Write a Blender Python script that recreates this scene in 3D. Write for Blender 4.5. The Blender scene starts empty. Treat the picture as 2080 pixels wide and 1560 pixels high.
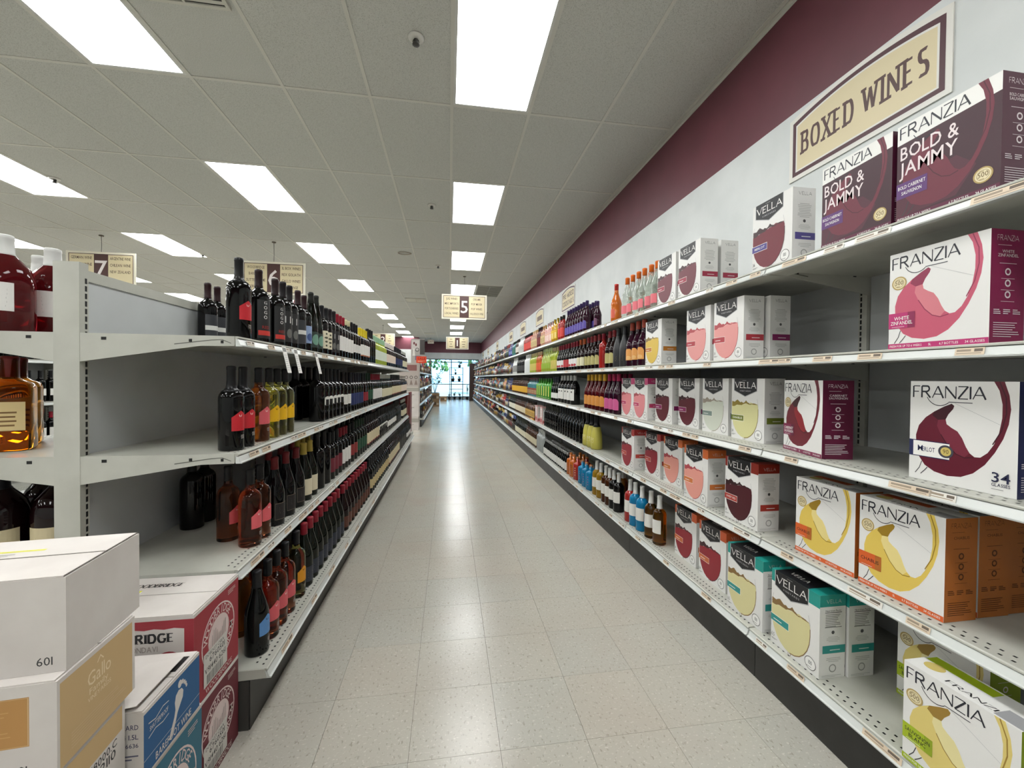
import bpy, math, random
import numpy as np
from mathutils import Matrix, Vector
from mathutils.geometry import tessellate_polygon
random.seed(7)
R = math.radians
SC = bpy.context.scene
COL = SC.collection

# ------------------------------------------------------------------ camera
FPX, YAW, PITCH, ROLL, CAMZ = 829.5, 0.1529, -0.0137, 0.0097, 1.258
def _rot(yaw, pitch, roll):
    cy, sy, cp, sp, cr, sr = math.cos(yaw), math.sin(yaw), math.cos(pitch), math.sin(pitch), math.cos(roll), math.sin(roll)
    return (np.array([[cr, 0, sr], [0, 1, 0], [-sr, 0, cr]]) @ np.array([[1, 0, 0], [0, cp, sp], [0, -sp, cp]])
            @ np.array([[cy, -sy, 0], [sy, cy, 0], [0, 0, 1]]))
CM = _rot(YAW, PITCH, ROLL)                       # rows: right, forward, up
cam = bpy.data.objects.new('camera', bpy.data.cameras.new('camera'))
COL.objects.link(cam)
cam.data.sensor_width = 36.0
cam.data.lens = FPX / 2080 * 36.0
cam.data.clip_start = 0.02
cam.data.clip_end = 300
_m = Matrix.Identity(4)
for i in range(3):
    _m[i][0], _m[i][1], _m[i][2] = CM[0][i], CM[2][i], -CM[1][i]
_m[2][3] = CAMZ
cam.matrix_world = _m
SC.camera = cam
def ray(u, v):
    return CM.T @ np.array([(u - 1040) / FPX, 1, -(v - 780) / FPX])
def atz(u, v, z):
    d = ray(u, v); return d * ((z - CAMZ) / d[2]) + np.array([0, 0, CAMZ])
def aty(u, v, y):
    d = ray(u, v); return d * (y / d[1]) + np.array([0, 0, CAMZ])
def yat(u, x, z):                                 # depth along the aisle of image column u on the line (x, ., z)
    c, dz = (u - 1040) / FPX, z - CAMZ
    return ((c * CM[1][0] - CM[0][0]) * x + (c * CM[1][2] - CM[0][2]) * dz) / (CM[0][1] - c * CM[1][1])

# ------------------------------------------------------------------ world, exposure
SC.view_settings.view_transform = 'Standard'
SC.view_settings.look = 'None'
SC.view_settings.gamma = 1.0
SC.view_settings.use_curve_mapping = False
SC.view_settings.exposure = 0.0
LIGHT_E = 16.0                                    # ceiling panels
W = bpy.data.worlds.new('daylight'); SC.world = W; W.use_nodes = True
_bg = W.node_tree.nodes['Background']
_bg.inputs[0].default_value = (0.36, 0.70, 1.0, 1)
_bg.inputs[1].default_value = 3.0
SC.cycles.use_denoising = True
SC.cycles.max_bounces = 10
SC.cycles.diffuse_bounces = 2
SC.cycles.sample_clamp_indirect = 4.0
SUN = bpy.data.objects.new('sun', bpy.data.lights.new('sun', 'SUN'))
COL.objects.link(SUN)
SUN.data.energy = 6.0; SUN.data.color = (0.9, 0.97, 1.0); SUN.data.angle = R(2)
SUN.rotation_euler = (R(50), 0, R(20))

# ------------------------------------------------------------------ materials
MATS = {}
def srgb(c):
    if isinstance(c, str):
        c = [int(c[i:i + 2], 16) / 255 for i in (0, 2, 4)]
    return tuple((x / 12.92 if x <= .04045 else ((x + .055) / 1.055) ** 2.4) for x in c)
def mat(name, col, rough=.5, metal=0.0, trans=0.0, coat=0.0, emit=None, ior=1.5, spec=.5):
    if name in MATS: return MATS[name]
    m = bpy.data.materials.new(name); m.use_nodes = True
    b = m.node_tree.nodes['Principled BSDF']
    b.inputs['Base Color'].default_value = (*srgb(col), 1)
    b.inputs['Roughness'].default_value = rough
    b.inputs['Metallic'].default_value = metal
    b.inputs['Transmission Weight'].default_value = trans
    b.inputs['IOR'].default_value = ior
    b.inputs['Coat Weight'].default_value = coat
    b.inputs['Specular IOR Level'].default_value = spec
    if emit:
        b.inputs['Emission Color'].default_value = (*emit[0], 1)
        b.inputs['Emission Strength'].default_value = emit[1]
    MATS[name] = m
    return m
def C(hexcol, rough=.55):                         # plain print / paint colour
    return mat('c_%s_%d' % (hexcol, rough * 100), hexcol, rough)
def nodes(m):
    return m.node_tree.nodes, m.node_tree.links, m.node_tree.nodes['Principled BSDF']
def noisy(name, c1, c2, scale, rough=.6, detail=3, lo=.35, hi=.65, bump=0.0, stretch=(1, 1, 1), coat=0, spec=.5, coord='Object'):
    m = mat(name, c1, rough, coat=coat, spec=spec)
    n, l, b = nodes(m)
    tc = n.new('ShaderNodeTexCoord'); mp = n.new('ShaderNodeMapping'); mp.inputs['Scale'].default_value = stretch
    tx = n.new('ShaderNodeTexNoise'); tx.inputs['Scale'].default_value = scale; tx.inputs['Detail'].default_value = detail
    rp = n.new('ShaderNodeValToRGB')
    rp.color_ramp.elements[0].position = lo; rp.color_ramp.elements[0].color = (*srgb(c2), 1)
    rp.color_ramp.elements[1].position = hi; rp.color_ramp.elements[1].color = (*srgb(c1), 1)
    l.new(tc.outputs[coord], mp.inputs[0]); l.new(mp.outputs[0], tx.inputs[0]); l.new(tx.outputs[0], rp.inputs[0])
    l.new(rp.outputs[0], b.inputs['Base Color'])
    if bump:
        bp = n.new('ShaderNodeBump'); bp.inputs['Strength'].default_value = bump; bp.inputs['Distance'].default_value = .002
        l.new(tx.outputs[0], bp.inputs['Height']); l.new(bp.outputs[0], b.inputs['Normal'])
    return m
def floor_mat():
    m = mat('vinyl_tile', 'c4c1b6', .22, spec=.45)
    n, l, b = nodes(m)
    tc = n.new('ShaderNodeNewGeometry')
    def noise(scale, st, det=2):
        mp = n.new('ShaderNodeMapping'); mp.inputs['Scale'].default_value = st
        tx = n.new('ShaderNodeTexNoise'); tx.inputs['Scale'].default_value = scale; tx.inputs['Detail'].default_value = det
        l.new(tc.outputs['Position'], mp.inputs[0]); l.new(mp.outputs[0], tx.inputs[0]); return tx
    oi = n.new('ShaderNodeObjectInfo')
    r0 = n.new('ShaderNodeValToRGB')
    for e, c in zip(r0.color_ramp.elements, ('b8b3a7', 'b4b2a8')): e.color = (*srgb(c), 1)
    l.new(oi.outputs['Random'], r0.inputs[0])
    def mixin(prev, tx, lo, hi, col, fac):
        rp = n.new('ShaderNodeValToRGB'); rp.color_ramp.elements[0].position = lo; rp.color_ramp.elements[1].position = hi
        mu = n.new('ShaderNodeMath'); mu.operation = 'MULTIPLY'; mu.inputs[1].default_value = fac
        mx = n.new('ShaderNodeMix'); mx.data_type = 'RGBA'
        l.new(tx.outputs[0], rp.inputs[0]); l.new(rp.outputs[0], mu.inputs[0]); l.new(mu.outputs[0], mx.inputs['Factor'])
        l.new(prev, mx.inputs['A']); mx.inputs['B'].default_value = (*srgb(col), 1)
        return mx.outputs['Result']
    o = r0.outputs[0]
    o = mixin(o, noise(95, (1, .6, 1)), .60, .70, '8f8a7c', .65)       # darker chips
    o = mixin(o, noise(120, (.7, 1, 1)), .60, .70, 'e2e0d6', .4)        # pale chips
    o = mixin(o, noise(2.2, (1, 1, 1), 4), .45, .75, 'ad9f92', .35)    # traffic wear
    l.new(o, b.inputs['Base Color'])
    tr = noise(5, (1, 1, 1), 3); mr = n.new('ShaderNodeMapRange')
    mr.inputs['To Min'].default_value = .16; mr.inputs['To Max'].default_value = .30
    l.new(tr.outputs[0], mr.inputs[0]); l.new(mr.outputs[0], b.inputs['Roughness'])
    return m

M_FLOOR = floor_mat()
M_GROUT = C('5c564c', .8)
M_TILE = noisy('ceiling_tile', 'cfcfc8', 'a3a39a', 260, .9, 2, .30, .48, bump=.25, coord='Object')
M_TBAR = C('d6d4ca', .5)
M_WHITE = noisy('wall_paint_white', 'dfe2e0', 'd4d8d6', 3, .6, 4)
M_MAROON = noisy('wall_paint_maroon', '6b3440', '63303b', 3, .5, 4)
M_STEEL = noisy('shelf_enamel', 'bdbdb3', 'b4b4aa', 9, .38, 4)
M_PANEL = noisy('shelf_back_panel', 'c3c6c6', 'babdbd', 3, .45, 4)
M_RAIL = mat('price_rail_plastic', 'd3d6d2', .25)
M_KICK = noisy('kick_plate_dark', '2b2a28', '22211f', 12, .45, 3)
M_DARK = C('0b0b0b', .7)
M_LAMP = mat('lamp_diffuser', 'ffffff', .5, emit=((.985, 1.0, .995), LIGHT_E))
M_CARD = noisy('white_cardboard', 'd9d3cd', 'cfc8c2', 7, .7, 4)
M_PAPER = C('f2f0ea', .6)
M_WIRE = C('3a3836', .5)
GL = dict(
    black=mat('glass_black', '060606', .05, spec=.3), green=mat('glass_dark_green', '0a0f08', .05, spec=.3),
    wine=mat('glass_wine', '150506', .05, spec=.3), brown=mat('glass_brown', '3a1c08', .07, spec=.3),
    matte=mat('glass_matte_grey', '2a2a2c', .42),
    rose=mat('glass_rose', 'c2704a', .02, trans=1.0, ior=1.34), amber=mat('glass_amber', 'd08a2a', .02, trans=1.0, ior=1.34),
    straw=mat('glass_straw', 'e0dc98', .02, trans=1.0, ior=1.34), ruby=mat('glass_ruby', '7a1a22', .05, trans=.7, ior=1.34),
    clear=mat('glass_clear', 'e8eee6', .03, trans=.92, ior=1.34), blue=mat('glass_blue', '1683b4', .08, trans=.25, ior=1.34),
    lime=mat('glass_lime', 'b9c93c', .1, trans=.3), yellow=mat('glass_yellow', 'e0a818', .1, trans=.3),
    gold=mat('glass_gold', 'b98f22', .06, trans=.5, ior=1.34),
    red=mat('glass_red', 'b02a26', .1, trans=.25), peach=mat('glass_peach', 'd89a7a', .12, trans=.3),
    pink=mat('glass_pink', 'e3a59b', .12, trans=.3), orange=mat('glass_orange', 'd9701e', .1, trans=.3),
    kelly=mat('glass_kelly', '3f9a2c', .12, trans=.15), white=mat('glass_white', 'e4e6e4', .25),
    teal=mat('glass_teal', '3b8a92', .1, trans=.3), ice=mat('glass_ice', 'b9d5dc', .06, trans=.6),
    plum=mat('glass_plum', '2a0a1c', .05, spec=.3), frost=mat('glass_frost', 'a9adab', .35, trans=.2),
    lemon=mat('glass_lemon', 'cfc65a', .35, trans=.15), violet=mat('glass_violet', '4a3a86', .1, trans=.2),
    navy=mat('glass_navy', '1d2a55', .1, coat=.2))

# ------------------------------------------------------------------ object helpers
def link(name, mesh, parent=None):
    o = bpy.data.objects.new(name, mesh); COL.objects.link(o)
    if parent: o.parent = parent
    return o
def tag(o, label=None, cat=None, group=None, kind=None):
    if label: o['label'] = label
    if cat: o['category'] = cat
    if group: o['group'] = group
    if kind: o['kind'] = kind
    return o
def thing(name, label, cat, loc=(0, 0, 0), rz=0.0, group=None):
    o = bpy.data.objects.new(name, None); COL.objects.link(o)
    o.empty_display_size = .05
    o.location = loc; o.rotation_euler = (0, 0, rz)
    return tag(o, label, cat, group)
class MB:
    def __init__(s): s.v, s.f, s.m, s.mats, s.sm = [], [], [], [], []
    def mi(s, m):
        if m not in s.mats: s.mats.append(m)
        return s.mats.index(m)
    def add(s, vs, fs, m, smooth=False):
        o = len(s.v); s.v += [tuple(map(float, p)) for p in vs]; k = s.mi(m)
        for f in fs:
            s.f.append([i + o for i in f]); s.m.append(k); s.sm.append(smooth)
        return s
    def box(s, x0, x1, y0, y1, z0, z1, m, mf=None):
        vs = [(x, y, z) for z in (z0, z1) for y in (y0, y1) for x in (x0, x1)]
        fs = dict(b=[0, 2, 3, 1], t=[4, 5, 7, 6], f=[0, 1, 5, 4], k=[2, 6, 7, 3], l=[0, 4, 6, 2], r=[1, 3, 7, 5])
        o = len(s.v); s.v += vs
        for k, f in fs.items():
            s.f.append([i + o for i in f]); s.m.append(s.mi((mf or {}).get(k, m))); s.sm.append(False)
        return s
    def prism(s, pts, y0, y1, m, mapper=None, mats=None):   # closed outline in (a,b), extruded along y
        n = len(pts); mp = mapper or (lambda a, y, b: (a, y, b))
        vs = [mp(a, y0, b) for a, b in pts] + [mp(a, y1, b) for a, b in pts]
        for i in range(n):
            j = (i + 1) % n
            s.add([vs[i], vs[j], vs[n + j], vs[n + i]], [[0, 1, 2, 3]], (mats[i] if mats else m))
        tri = tessellate_polygon([[Vector((a, b, 0)) for a, b in pts]])
        s.add(vs[:n], tri, m); s.add(vs[n:], [t[::-1] for t in tri], m)
        return s
    def lathe(s, prof, seg, m, ox=0, oy=0, oz=0, sup=0, mats=None, ry=1.0):
        ring = []
        for k in range(seg):
            a = 2 * math.pi * k / seg; c, d = math.cos(a), math.sin(a)
            q = 1 / ((abs(c) ** sup + abs(d) ** sup) ** (1 / sup)) if sup else 1
            ring.append((c * q, d * q * ry))
        vs, n = [], len(prof)
        for r, z in prof: vs += [(ox + r * c, oy + r * d, oz + z) for c, d in ring]
        o = len(s.v); s.v += vs
        for i in range(n - 1):
            k = s.mi(mats[i] if mats else m)
            for j in range(seg):
                j2 = (j + 1) % seg
                s.f.append([o + i * seg + j, o + i * seg + j2, o + (i + 1) * seg + j2, o + (i + 1) * seg + j]); s.m.append(k); s.sm.append(True)
        s.f.append([o + j for j in range(seg)][::-1]); s.m.append(s.mi(mats[0] if mats else m)); s.sm.append(False)
        s.f.append([o + (n - 1) * seg + j for j in range(seg)]); s.m.append(s.mi(mats[-1] if mats else m)); s.sm.append(False)
        return s
    def tube(s, pts, r, m, seg=6):
        pts = [Vector(p) for p in pts]; vs = []
        for i, p in enumerate(pts):
            t = (pts[min(i + 1, len(pts) - 1)] - pts[max(i - 1, 0)]).normalized()
            a = t.cross(Vector((0, 0, 1)) if abs(t.z) < .9 else Vector((1, 0, 0))).normalized(); b = t.cross(a)
            vs += [p + r * (math.cos(2 * math.pi * k / seg) * a + math.sin(2 * math.pi * k / seg) * b) for k in range(seg)]
        fs = [[i * seg + k, i * seg + (k + 1) % seg, (i + 1) * seg + (k + 1) % seg, (i + 1) * seg + k] for i in range(len(pts) - 1) for k in range(seg)]
        fs += [list(range(seg))[::-1], [(len(pts) - 1) * seg + k for k in range(seg)]]
        return s.add(vs, fs, m, True)
    def mesh(s, name):
        me = bpy.data.meshes.new(name); me.from_pydata(s.v, [], s.f)
        for m in s.mats: me.materials.append(m)
        me.polygons.foreach_set('material_index', s.m); me.polygons.foreach_set('use_smooth', s.sm)
        me.update(); return me
    def build(s, name, parent=None): return link(name, s.mesh(name), parent)
def struct(name, mb, parent=None):
    o = mb.build(name, parent)
    return tag(o, kind='structure')

# ------------------------------------------------------------------ lettering
CHARS = 'ABCDEFGHIJKLMNOPQRSTUVWXYZ0123456789&/.-abcdefghijklmnopqrstuvwxyz%$'
GLYPH = {}
def load_glyphs():
    obs = []
    for bold in (0, 1):
        for ch in CHARS:
            cu = bpy.data.curves.new('glyph', 'FONT'); cu.body = ch; cu.resolution_u = 2; cu.offset = .007 * bold
            o = bpy.data.objects.new('glyph', cu); COL.objects.link(o); obs.append((bold, ch, o))
    dg = bpy.context.evaluated_depsgraph_get()
    for bold, ch, o in obs:
        me = o.evaluated_get(dg).to_mesh()
        vs = [(v.co.x, v.co.y) for v in me.vertices]; fs = [list(p.vertices) for p in me.polygons]
        GLYPH[bold, ch] = (vs, fs); o.evaluated_get(dg).to_mesh_clear()
    for _, _, o in obs:
        cu = o.data; bpy.data.objects.remove(o); bpy.data.curves.remove(cu)
load_glyphs()
CAPH = max(v[1] for v in GLYPH[0, 'H'][0])
# stroke letters for the display faces: (width, strokes); each stroke (weight, points), weight T thick / t thin
def arc(cx, cy, rx, ry, a0, a1, n=10):
    return [(cx + rx * math.cos(R(a0 + (a1 - a0) * k / n)), cy + ry * math.sin(R(a0 + (a1 - a0) * k / n))) for k in range(n + 1)]
SF = {
 'A': (.86, [('t', [(.0, 0), (.43, 1)]), ('T', [(.43, 1), (.86, 0)]), ('t', [(.16, .34), (.70, .34)])], [(0, 0), (.86, 0)]),
 'B': (.66, [('T', [(0, 0), (0, 1)]), ('T', [(0, 1)] + arc(.33, .77, .27, .23, 90, -90) + [(0, .54)]), ('T', [(0, .54)] + arc(.36, .27, .30, .27, 90, -90) + [(0, 0)])], [(0, 0), (0, 1)]),
 'C': (.72, [('T', arc(.40, .5, .40, .5, 40, 320, 16))], []),
 'D': (.74, [('T', [(0, 0), (0, 1)]), ('T', [(0, 1)] + arc(.30, .5, .44, .5, 90, -90, 12) + [(0, 0)])], [(0, 0), (0, 1)]),
 'E': (.58, [('T', [(0, 0), (0, 1)]), ('t', [(0, 1), (.56, 1)]), ('t', [(0, .52), (.45, .52)]), ('t', [(0, 0), (.58, 0)])], [(0, 0), (0, 1)]),
 'F': (.54, [('T', [(0, 0), (0, 1)]), ('t', [(0, 1), (.54, 1)]), ('t', [(0, .52), (.44, .52)])], [(0, 0), (0, 1)]),
 'G': (.78, [('T', arc(.42, .5, .42, .5, 42, 318, 16)), ('T', [(.76, .16), (.76, .45)])], [(.76, .45)]),
 'H': (.72, [('T', [(0, 0), (0, 1)]), ('T', [(.72, 0), (.72, 1)]), ('t', [(0, .52), (.72, .52)])], [(0, 0), (0, 1), (.72, 0), (.72, 1)]),
 'I': (.02, [('T', [(.01, 0), (.01, 1)])], [(.01, 0), (.01, 1)]),
 'K': (.72, [('T', [(0, 0), (0, 1)]), ('t', [(0, .42), (.64, 1)]), ('T', [(.22, .60), (.72, 0)])], [(0, 0), (0, 1), (.64, 1), (.72, 0)]),
 'L': (.54, [('T', [(0, 0), (0, 1)]), ('t', [(0, 0), (.54, 0)])], [(0, 0), (0, 1)]),
 'M': (.92, [('t', [(0, 0), (0, 1)]), ('T', [(0, 1), (.46, .15)]), ('t', [(.46, .15), (.92, 1)]), ('T', [(.92, 1), (.92, 0)])], [(0, 0), (.92, 0)]),
 'N': (.78, [('t', [(0, 0), (0, 1)]), ('T', [(0, 1), (.78, 0)]), ('t', [(.78, 0), (.78, 1)])], [(0, 0), (.78, 1)]),
 'O': (.84, [('T', arc(.42, .5, .42, .5, 0, 360, 24))], []),
 'P': (.62, [('T', [(0, 0), (0, 1)]), ('T', [(0, 1)] + arc(.34, .74, .28, .26, 90, -90) + [(0, .48)])], [(0, 0), (0, 1)]),
 'R': (.70, [('T', [(0, 0), (0, 1)]), ('T', [(0, 1)] + arc(.34, .76, .26, .24, 90, -90) + [(0, .52)]), ('T', [(.30, .52), (.70, 0)])], [(0, 0), (0, 1), (.70, 0)]),
 'S': (.58, [('T', arc(.30, .76, .28, .24, 35, 270, 10) + arc(.29, .26, .30, .26, 90, -145, 10)[1:])], []),
 'T': (.66, [('T', [(.33, 0), (.33, 1)]), ('t', [(0, 1), (.66, 1)])], [(.33, 0)]),
 'V': (.84, [('T', [(0, 1), (.42, 0)]), ('t', [(.42, 0), (.84, 1)])], [(0, 1), (.84, 1)]),
 'W': (1.16, [('T', [(0, 1), (.30, 0)]), ('t', [(.30, 0), (.58, .9)]), ('T', [(.58, .9), (.86, 0)]), ('t', [(.86, 0), (1.16, 1)])], [(0, 1), (1.16, 1)]),
 'X': (.74, [('T', [(0, 1), (.74, 0)]), ('t', [(0, 0), (.74, 1)])], [(0, 0), (0, 1), (.74, 0), (.74, 1)]),
 'Z': (.70, [('t', [(0, 1), (.70, 1)]), ('T', [(.70, 1), (0, 0)]), ('t', [(0, 0), (.70, 0)])], []),
 '-': (.34, [('T', [(0, .5), (.34, .5)])], []),
}
class Art:                                         # flat print: coloured polygons in (u, v), later laid on a face
    def __init__(s): s.items, s.k = [], 0
    def tris(s, vs, fs, m):
        s.k += 1; s.items.append((vs, fs, m, s.k)); return s
    def poly(s, pts, m):
        return s.tris(list(pts), tessellate_polygon([[Vector((a, b, 0)) for a, b in pts]]), m)
    def rect(s, u0, v0, u1, v1, m):
        return s.tris([(u0, v0), (u1, v0), (u1, v1), (u0, v1)], [[0, 1, 2, 3]], m)
    def disc(s, cx, cy, r, m, ry=None, n=24):
        ry = ry or r
        return s.tris([(cx + r * math.cos(2 * math.pi * k / n), cy + ry * math.sin(2 * math.pi * k / n)) for k in range(n)], [list(range(n))], m)
    def ring(s, cx, cy, r0, r1, m, ar=1.0, n=32, a0=0, a1=360):
        vs = []
        for k in range(n + 1):
            a = R(a0 + (a1 - a0) * k / n)
            vs += [(cx + r0 * math.cos(a), cy + r0 * ar * math.sin(a)), (cx + r1 * math.cos(a), cy + r1 * ar * math.sin(a))]
        return s.tris(vs, [[2 * k, 2 * k + 1, 2 * k + 3, 2 * k + 2] for k in range(n)], m)
    def stroke(s, pts, w, m, closed=False, ext=0.0):
        P = [np.array(p, float) for p in pts]; L, n = [], len(P)
        for i in range(n):
            a = P[i] - P[i - 1] if i else P[1] - P[0]
            b = P[i + 1] - P[i] if i < n - 1 else a
            a = a / (np.linalg.norm(a) + 1e-9); b = b / (np.linalg.norm(b) + 1e-9)
            t = a + b; t = t / (np.linalg.norm(t) + 1e-9); nn = np.array([-t[1], t[0]])
            k = min(1 / max(abs(nn @ np.array([-a[1], a[0]])), .5), 1.6)
            p = P[i] + (-a * ext if i == 0 else a * ext if i == n - 1 else 0)
            L += [tuple(p + nn * w / 2 * k), tuple(p - nn * w / 2 * k)]
        return s.tris(L, [[2 * k, 2 * k + 1, 2 * k + 3, 2 * k + 2] for k in range(n - 1)], m)
    def text(s, st, u, v, h, m, bold=0, sx=1.0, anchor='l', track=.12, width=None):
        lay, x = [], 0.0
        for ch in st:
            if ch == ' ': x += .42 * CAPH; continue
            vs, fs = GLYPH[bold, ch]; x0 = min(a for a, _ in vs); x1 = max(a for a, _ in vs)
            lay.append((vs, fs, x - x0)); x += x1 - x0 + track * CAPH
        tot = x - track * CAPH; k = h / CAPH
        if width: sx = width / (tot * k)
        o = u - (0 if anchor == 'l' else .5 if anchor == 'c' else 1) * tot * k * sx
        s.k += 1
        for vs, fs, d in lay: s.items.append(([(o + (a + d) * k * sx, v + b * k) for a, b in vs], fs, m, s.k))
        return s
    def face(s, st, u, v, width, h, m, thick=.16, thin=.16, serif=0.0, sh=.07, gap=.2, sx=None):
        def lay(fsx):                              # lettering in the stroke alphabet, fitted to a width
            x, out = 0.0, []
            for ch in st:
                if ch == ' ': x += .55; continue
                out.append((x, SF[ch])); x += SF[ch][0] * fsx + gap + (serif * .8)
            return x - gap - serif * .8, out
        tot, out = lay(1.0); kx = width / tot
        s.k += 1
        for x, (w, strokes, serifs) in out:
            for wt, pts in strokes:
                ww = (thick if wt == 'T' else thin) * min(1.0, 1.25 * kx / h)
                pp = [((x + a) * kx, min(max(b, thin * .5), 1 - thin * .5) * h) for a, b in pts]
                k0 = s.k; s.stroke([(u + a, v + b) for a, b in pp], ww * h, m); s.k = k0; q_ = s.items.pop(); s.items.append((q_[0], q_[1], q_[2], k0 + .35 * (len(s.items) % 3)))
            if serif:
                for a, b in serifs:
                    vv = b * h - (sh * h if b > .5 else 0); q = (thick * .5 + serif) * min(h, 1.25 * kx)
                    k0 = s.k; s.rect(u + (x + a) * kx - q, v + vv, u + (x + a) * kx + q, v + vv + sh * h, m); s.k = k0; q_ = s.items.pop(); s.items.append((q_[0], q_[1], q_[2], k0 + 1.1))
        return s
    def lines(s, u0, u1, v0, v1, n, m, fill=.45, seed=1, centre=False):
        rn = random.Random(seed); s.k += 1; dv = (v1 - v0) / n
        for i in range(n):
            L = (u1 - u0) * rn.uniform(.6, 1.0); a = u0 + ((u1 - u0 - L) / 2 if centre else 0); b = v0 + i * dv
            k0 = s.k; s.rect(a, b, a + L, b + dv * fill, m); s.k = k0
        return s
    def mesh(s, name, fn, eps=.00005):
        mb = MB()
        for vs, fs, m, k in s.items: mb.add([fn(a, b, eps * k) for a, b in vs], fs, m)
        return mb.mesh(name)
BARS = [(.0, .02), (.03, .01), (.05, .03), (.09, .01), (.11, .02), (.15, .04), (.21, .01), (.24, .03), (.29, .01), (.32, .02), (.36, .04), (.42, .02), (.46, .01), (.49, .03), (.55, .02), (.59, .04), (.65, .01), (.68, .02), (.73, .03), (.78, .01), (.81, .04), (.87, .02), (.91, .01), (.95, .03)]
def barcode(a, u0, v0, u1, v1, m):
    a.k += 1; k0 = a.k
    for b, w in BARS:
        a.rect(u0 + b * (u1 - u0), v0, u0 + (b + w * .8) * (u1 - u0), v1, m); a.k = k0

# ------------------------------------------------------------------ room shell
FT = .3048
CEIL = 3.367
FX0, FY0 = -.1237, 1.9607                          # a crossing of the floor tile joints
CX0, CY0 = .0054, 3.2322                           # a crossing of the ceiling grid
WALLX, FARY = 1.87, 24.5
MB_Z = 2.735                                       # where the maroon paint begins
floor = struct('floor', MB().box(-13, 1.95, -4.2, 24.6, -.12, -.004, M_FLOOR, {'t': M_GROUT}))
near_tile = MB().box(.0006, FT - .0006, .0006, FT - .0006, -.004, 0, M_FLOOR).mesh('floor_tile')
near, rest = [], []
for i in range(-44, 7):
    for j in range(-20, 75):
        x, y = FX0 + i * FT, FY0 + j * FT
        if x + FT > WALLX or y + FT > FARY or x < -12.9: continue
        (near if (-2 <= i <= 4 and -4 <= j <= 37) else rest).append((x, y))
for x, y in near:
    o = link('floor_tile', near_tile, floor); o.location = (x, y, 0)
mb = MB()
for x, y in rest:
    g = .0008
    mb.add([(x + g, y + g, 0), (x + FT - g, y + g, 0), (x + FT - g, y + FT - g, 0), (x + g, y + FT - g, 0)], [[0, 1, 2, 3]], M_FLOOR)
tag(mb.build('floor_tile_field', floor), kind='stuff')

ceiling = struct('ceiling', MB().box(-13, 1.95, -4.2, 24.6, CEIL + .03, CEIL + .12, C('8a887f', .9)))
TW, TL = 2 * FT, 4 * FT
LIGHTS = set()
for gi in (0, -4, -8, -12, -16):
    for sj in range(-5, 17, 2): LIGHTS.add((gi, sj))
VENTS = {(-3, -1): 'supply', (-2, 6): 'supply', (1, 5): 'return', (-7, 4): 'supply', (-2, 9): 'supply', (-2, 13): 'supply', (1, 8): 'return', (1, 12): 'slot'}
tile_me = MB().box(.012, TW - .012, .012, TL - .012, CEIL + .004, CEIL + .022, M_TILE).mesh('ceiling_tile')
cells = []
for gi in range(-21, 4):
    for sj in range(-6, 18):
        x, y = CX0 + gi * TW, CY0 + sj * TL
        if x < -12.9 or y < -4.1 or x > WALLX - .05 or y > FARY - .1: continue
        if (gi, sj) in LIGHTS or (gi, sj) in VENTS: continue
        cells.append((x, y))
vis = sorted([c for c in cells if c[1] > .4 and c[0] > -1.05 * (c[1] + TL) - .6], key=lambda c: c[0] ** 2 + c[1] ** 2)[:300]
vset = set(vis)
full = MB()
for x, y in cells:
    x1, y1 = min(x + TW, WALLX), min(y + TL, FARY)
    if (x, y) in vset and x1 == x + TW and y1 == y + TL:
        o = link('ceiling_tile', tile_me, ceiling); o.location = (x, y, 0)
    elif (x, y) in vset:
        MB().box(x + .012, x1 - .004, y + .012, y1 - .012, CEIL + .004, CEIL + .022, M_TILE).build('ceiling_tile', ceiling)
    else: full.box(x + .012, x1 - .012, y + .012, y1 - .012, CEIL + .004, CEIL + .022, M_TILE)
tag(full.build('ceiling_tile_field', ceiling), kind='stuff')
for gi in range(-21, 4):
    x = CX0 + gi * TW
    if -12.9 < x < WALLX: MB().box(x - .012, x + .012, -4.1, FARY, CEIL, CEIL + .03, M_TBAR).build('grid_bar', ceiling)
for sj in range(-6, 18):
    y = CY0 + sj * TL
    if -4 < y < FARY: MB().box(-12.9, WALLX, y - .012, y + .012, CEIL + .0005, CEIL + .0295, M_TBAR).build('grid_bar', ceiling)
# light panels
lf = MB()
for a in ((.012, TW - .012, .012, .030), (.012, TW - .012, TL - .030, TL - .012), (.012, .030, .030, TL - .030), (TW - .030, TW - .012, .030, TL - .030)):
    lf.box(*a, CEIL + .001, CEIL + .026, C('dcdcd6', .4))
lf = lf.mesh('light_frame'); ld = MB().box(.030, TW - .030, .030, TL - .030, CEIL + .006, CEIL + .016, M_LAMP).mesh('diffuser')
for gi, sj in sorted(LIGHTS):
    x, y = CX0 + gi * TW, CY0 + sj * TL
    if y < -4 or y + TL > FARY or x < -12.9: continue
    t = thing('ceiling_light', 'glowing rectangular light panel set flush in the tiled ceiling grid', 'ceiling light', (x, y, 0), 0, 'recessed ceiling light panels')
    link('frame', lf, t); link('diffuser', ld, t)
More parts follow.
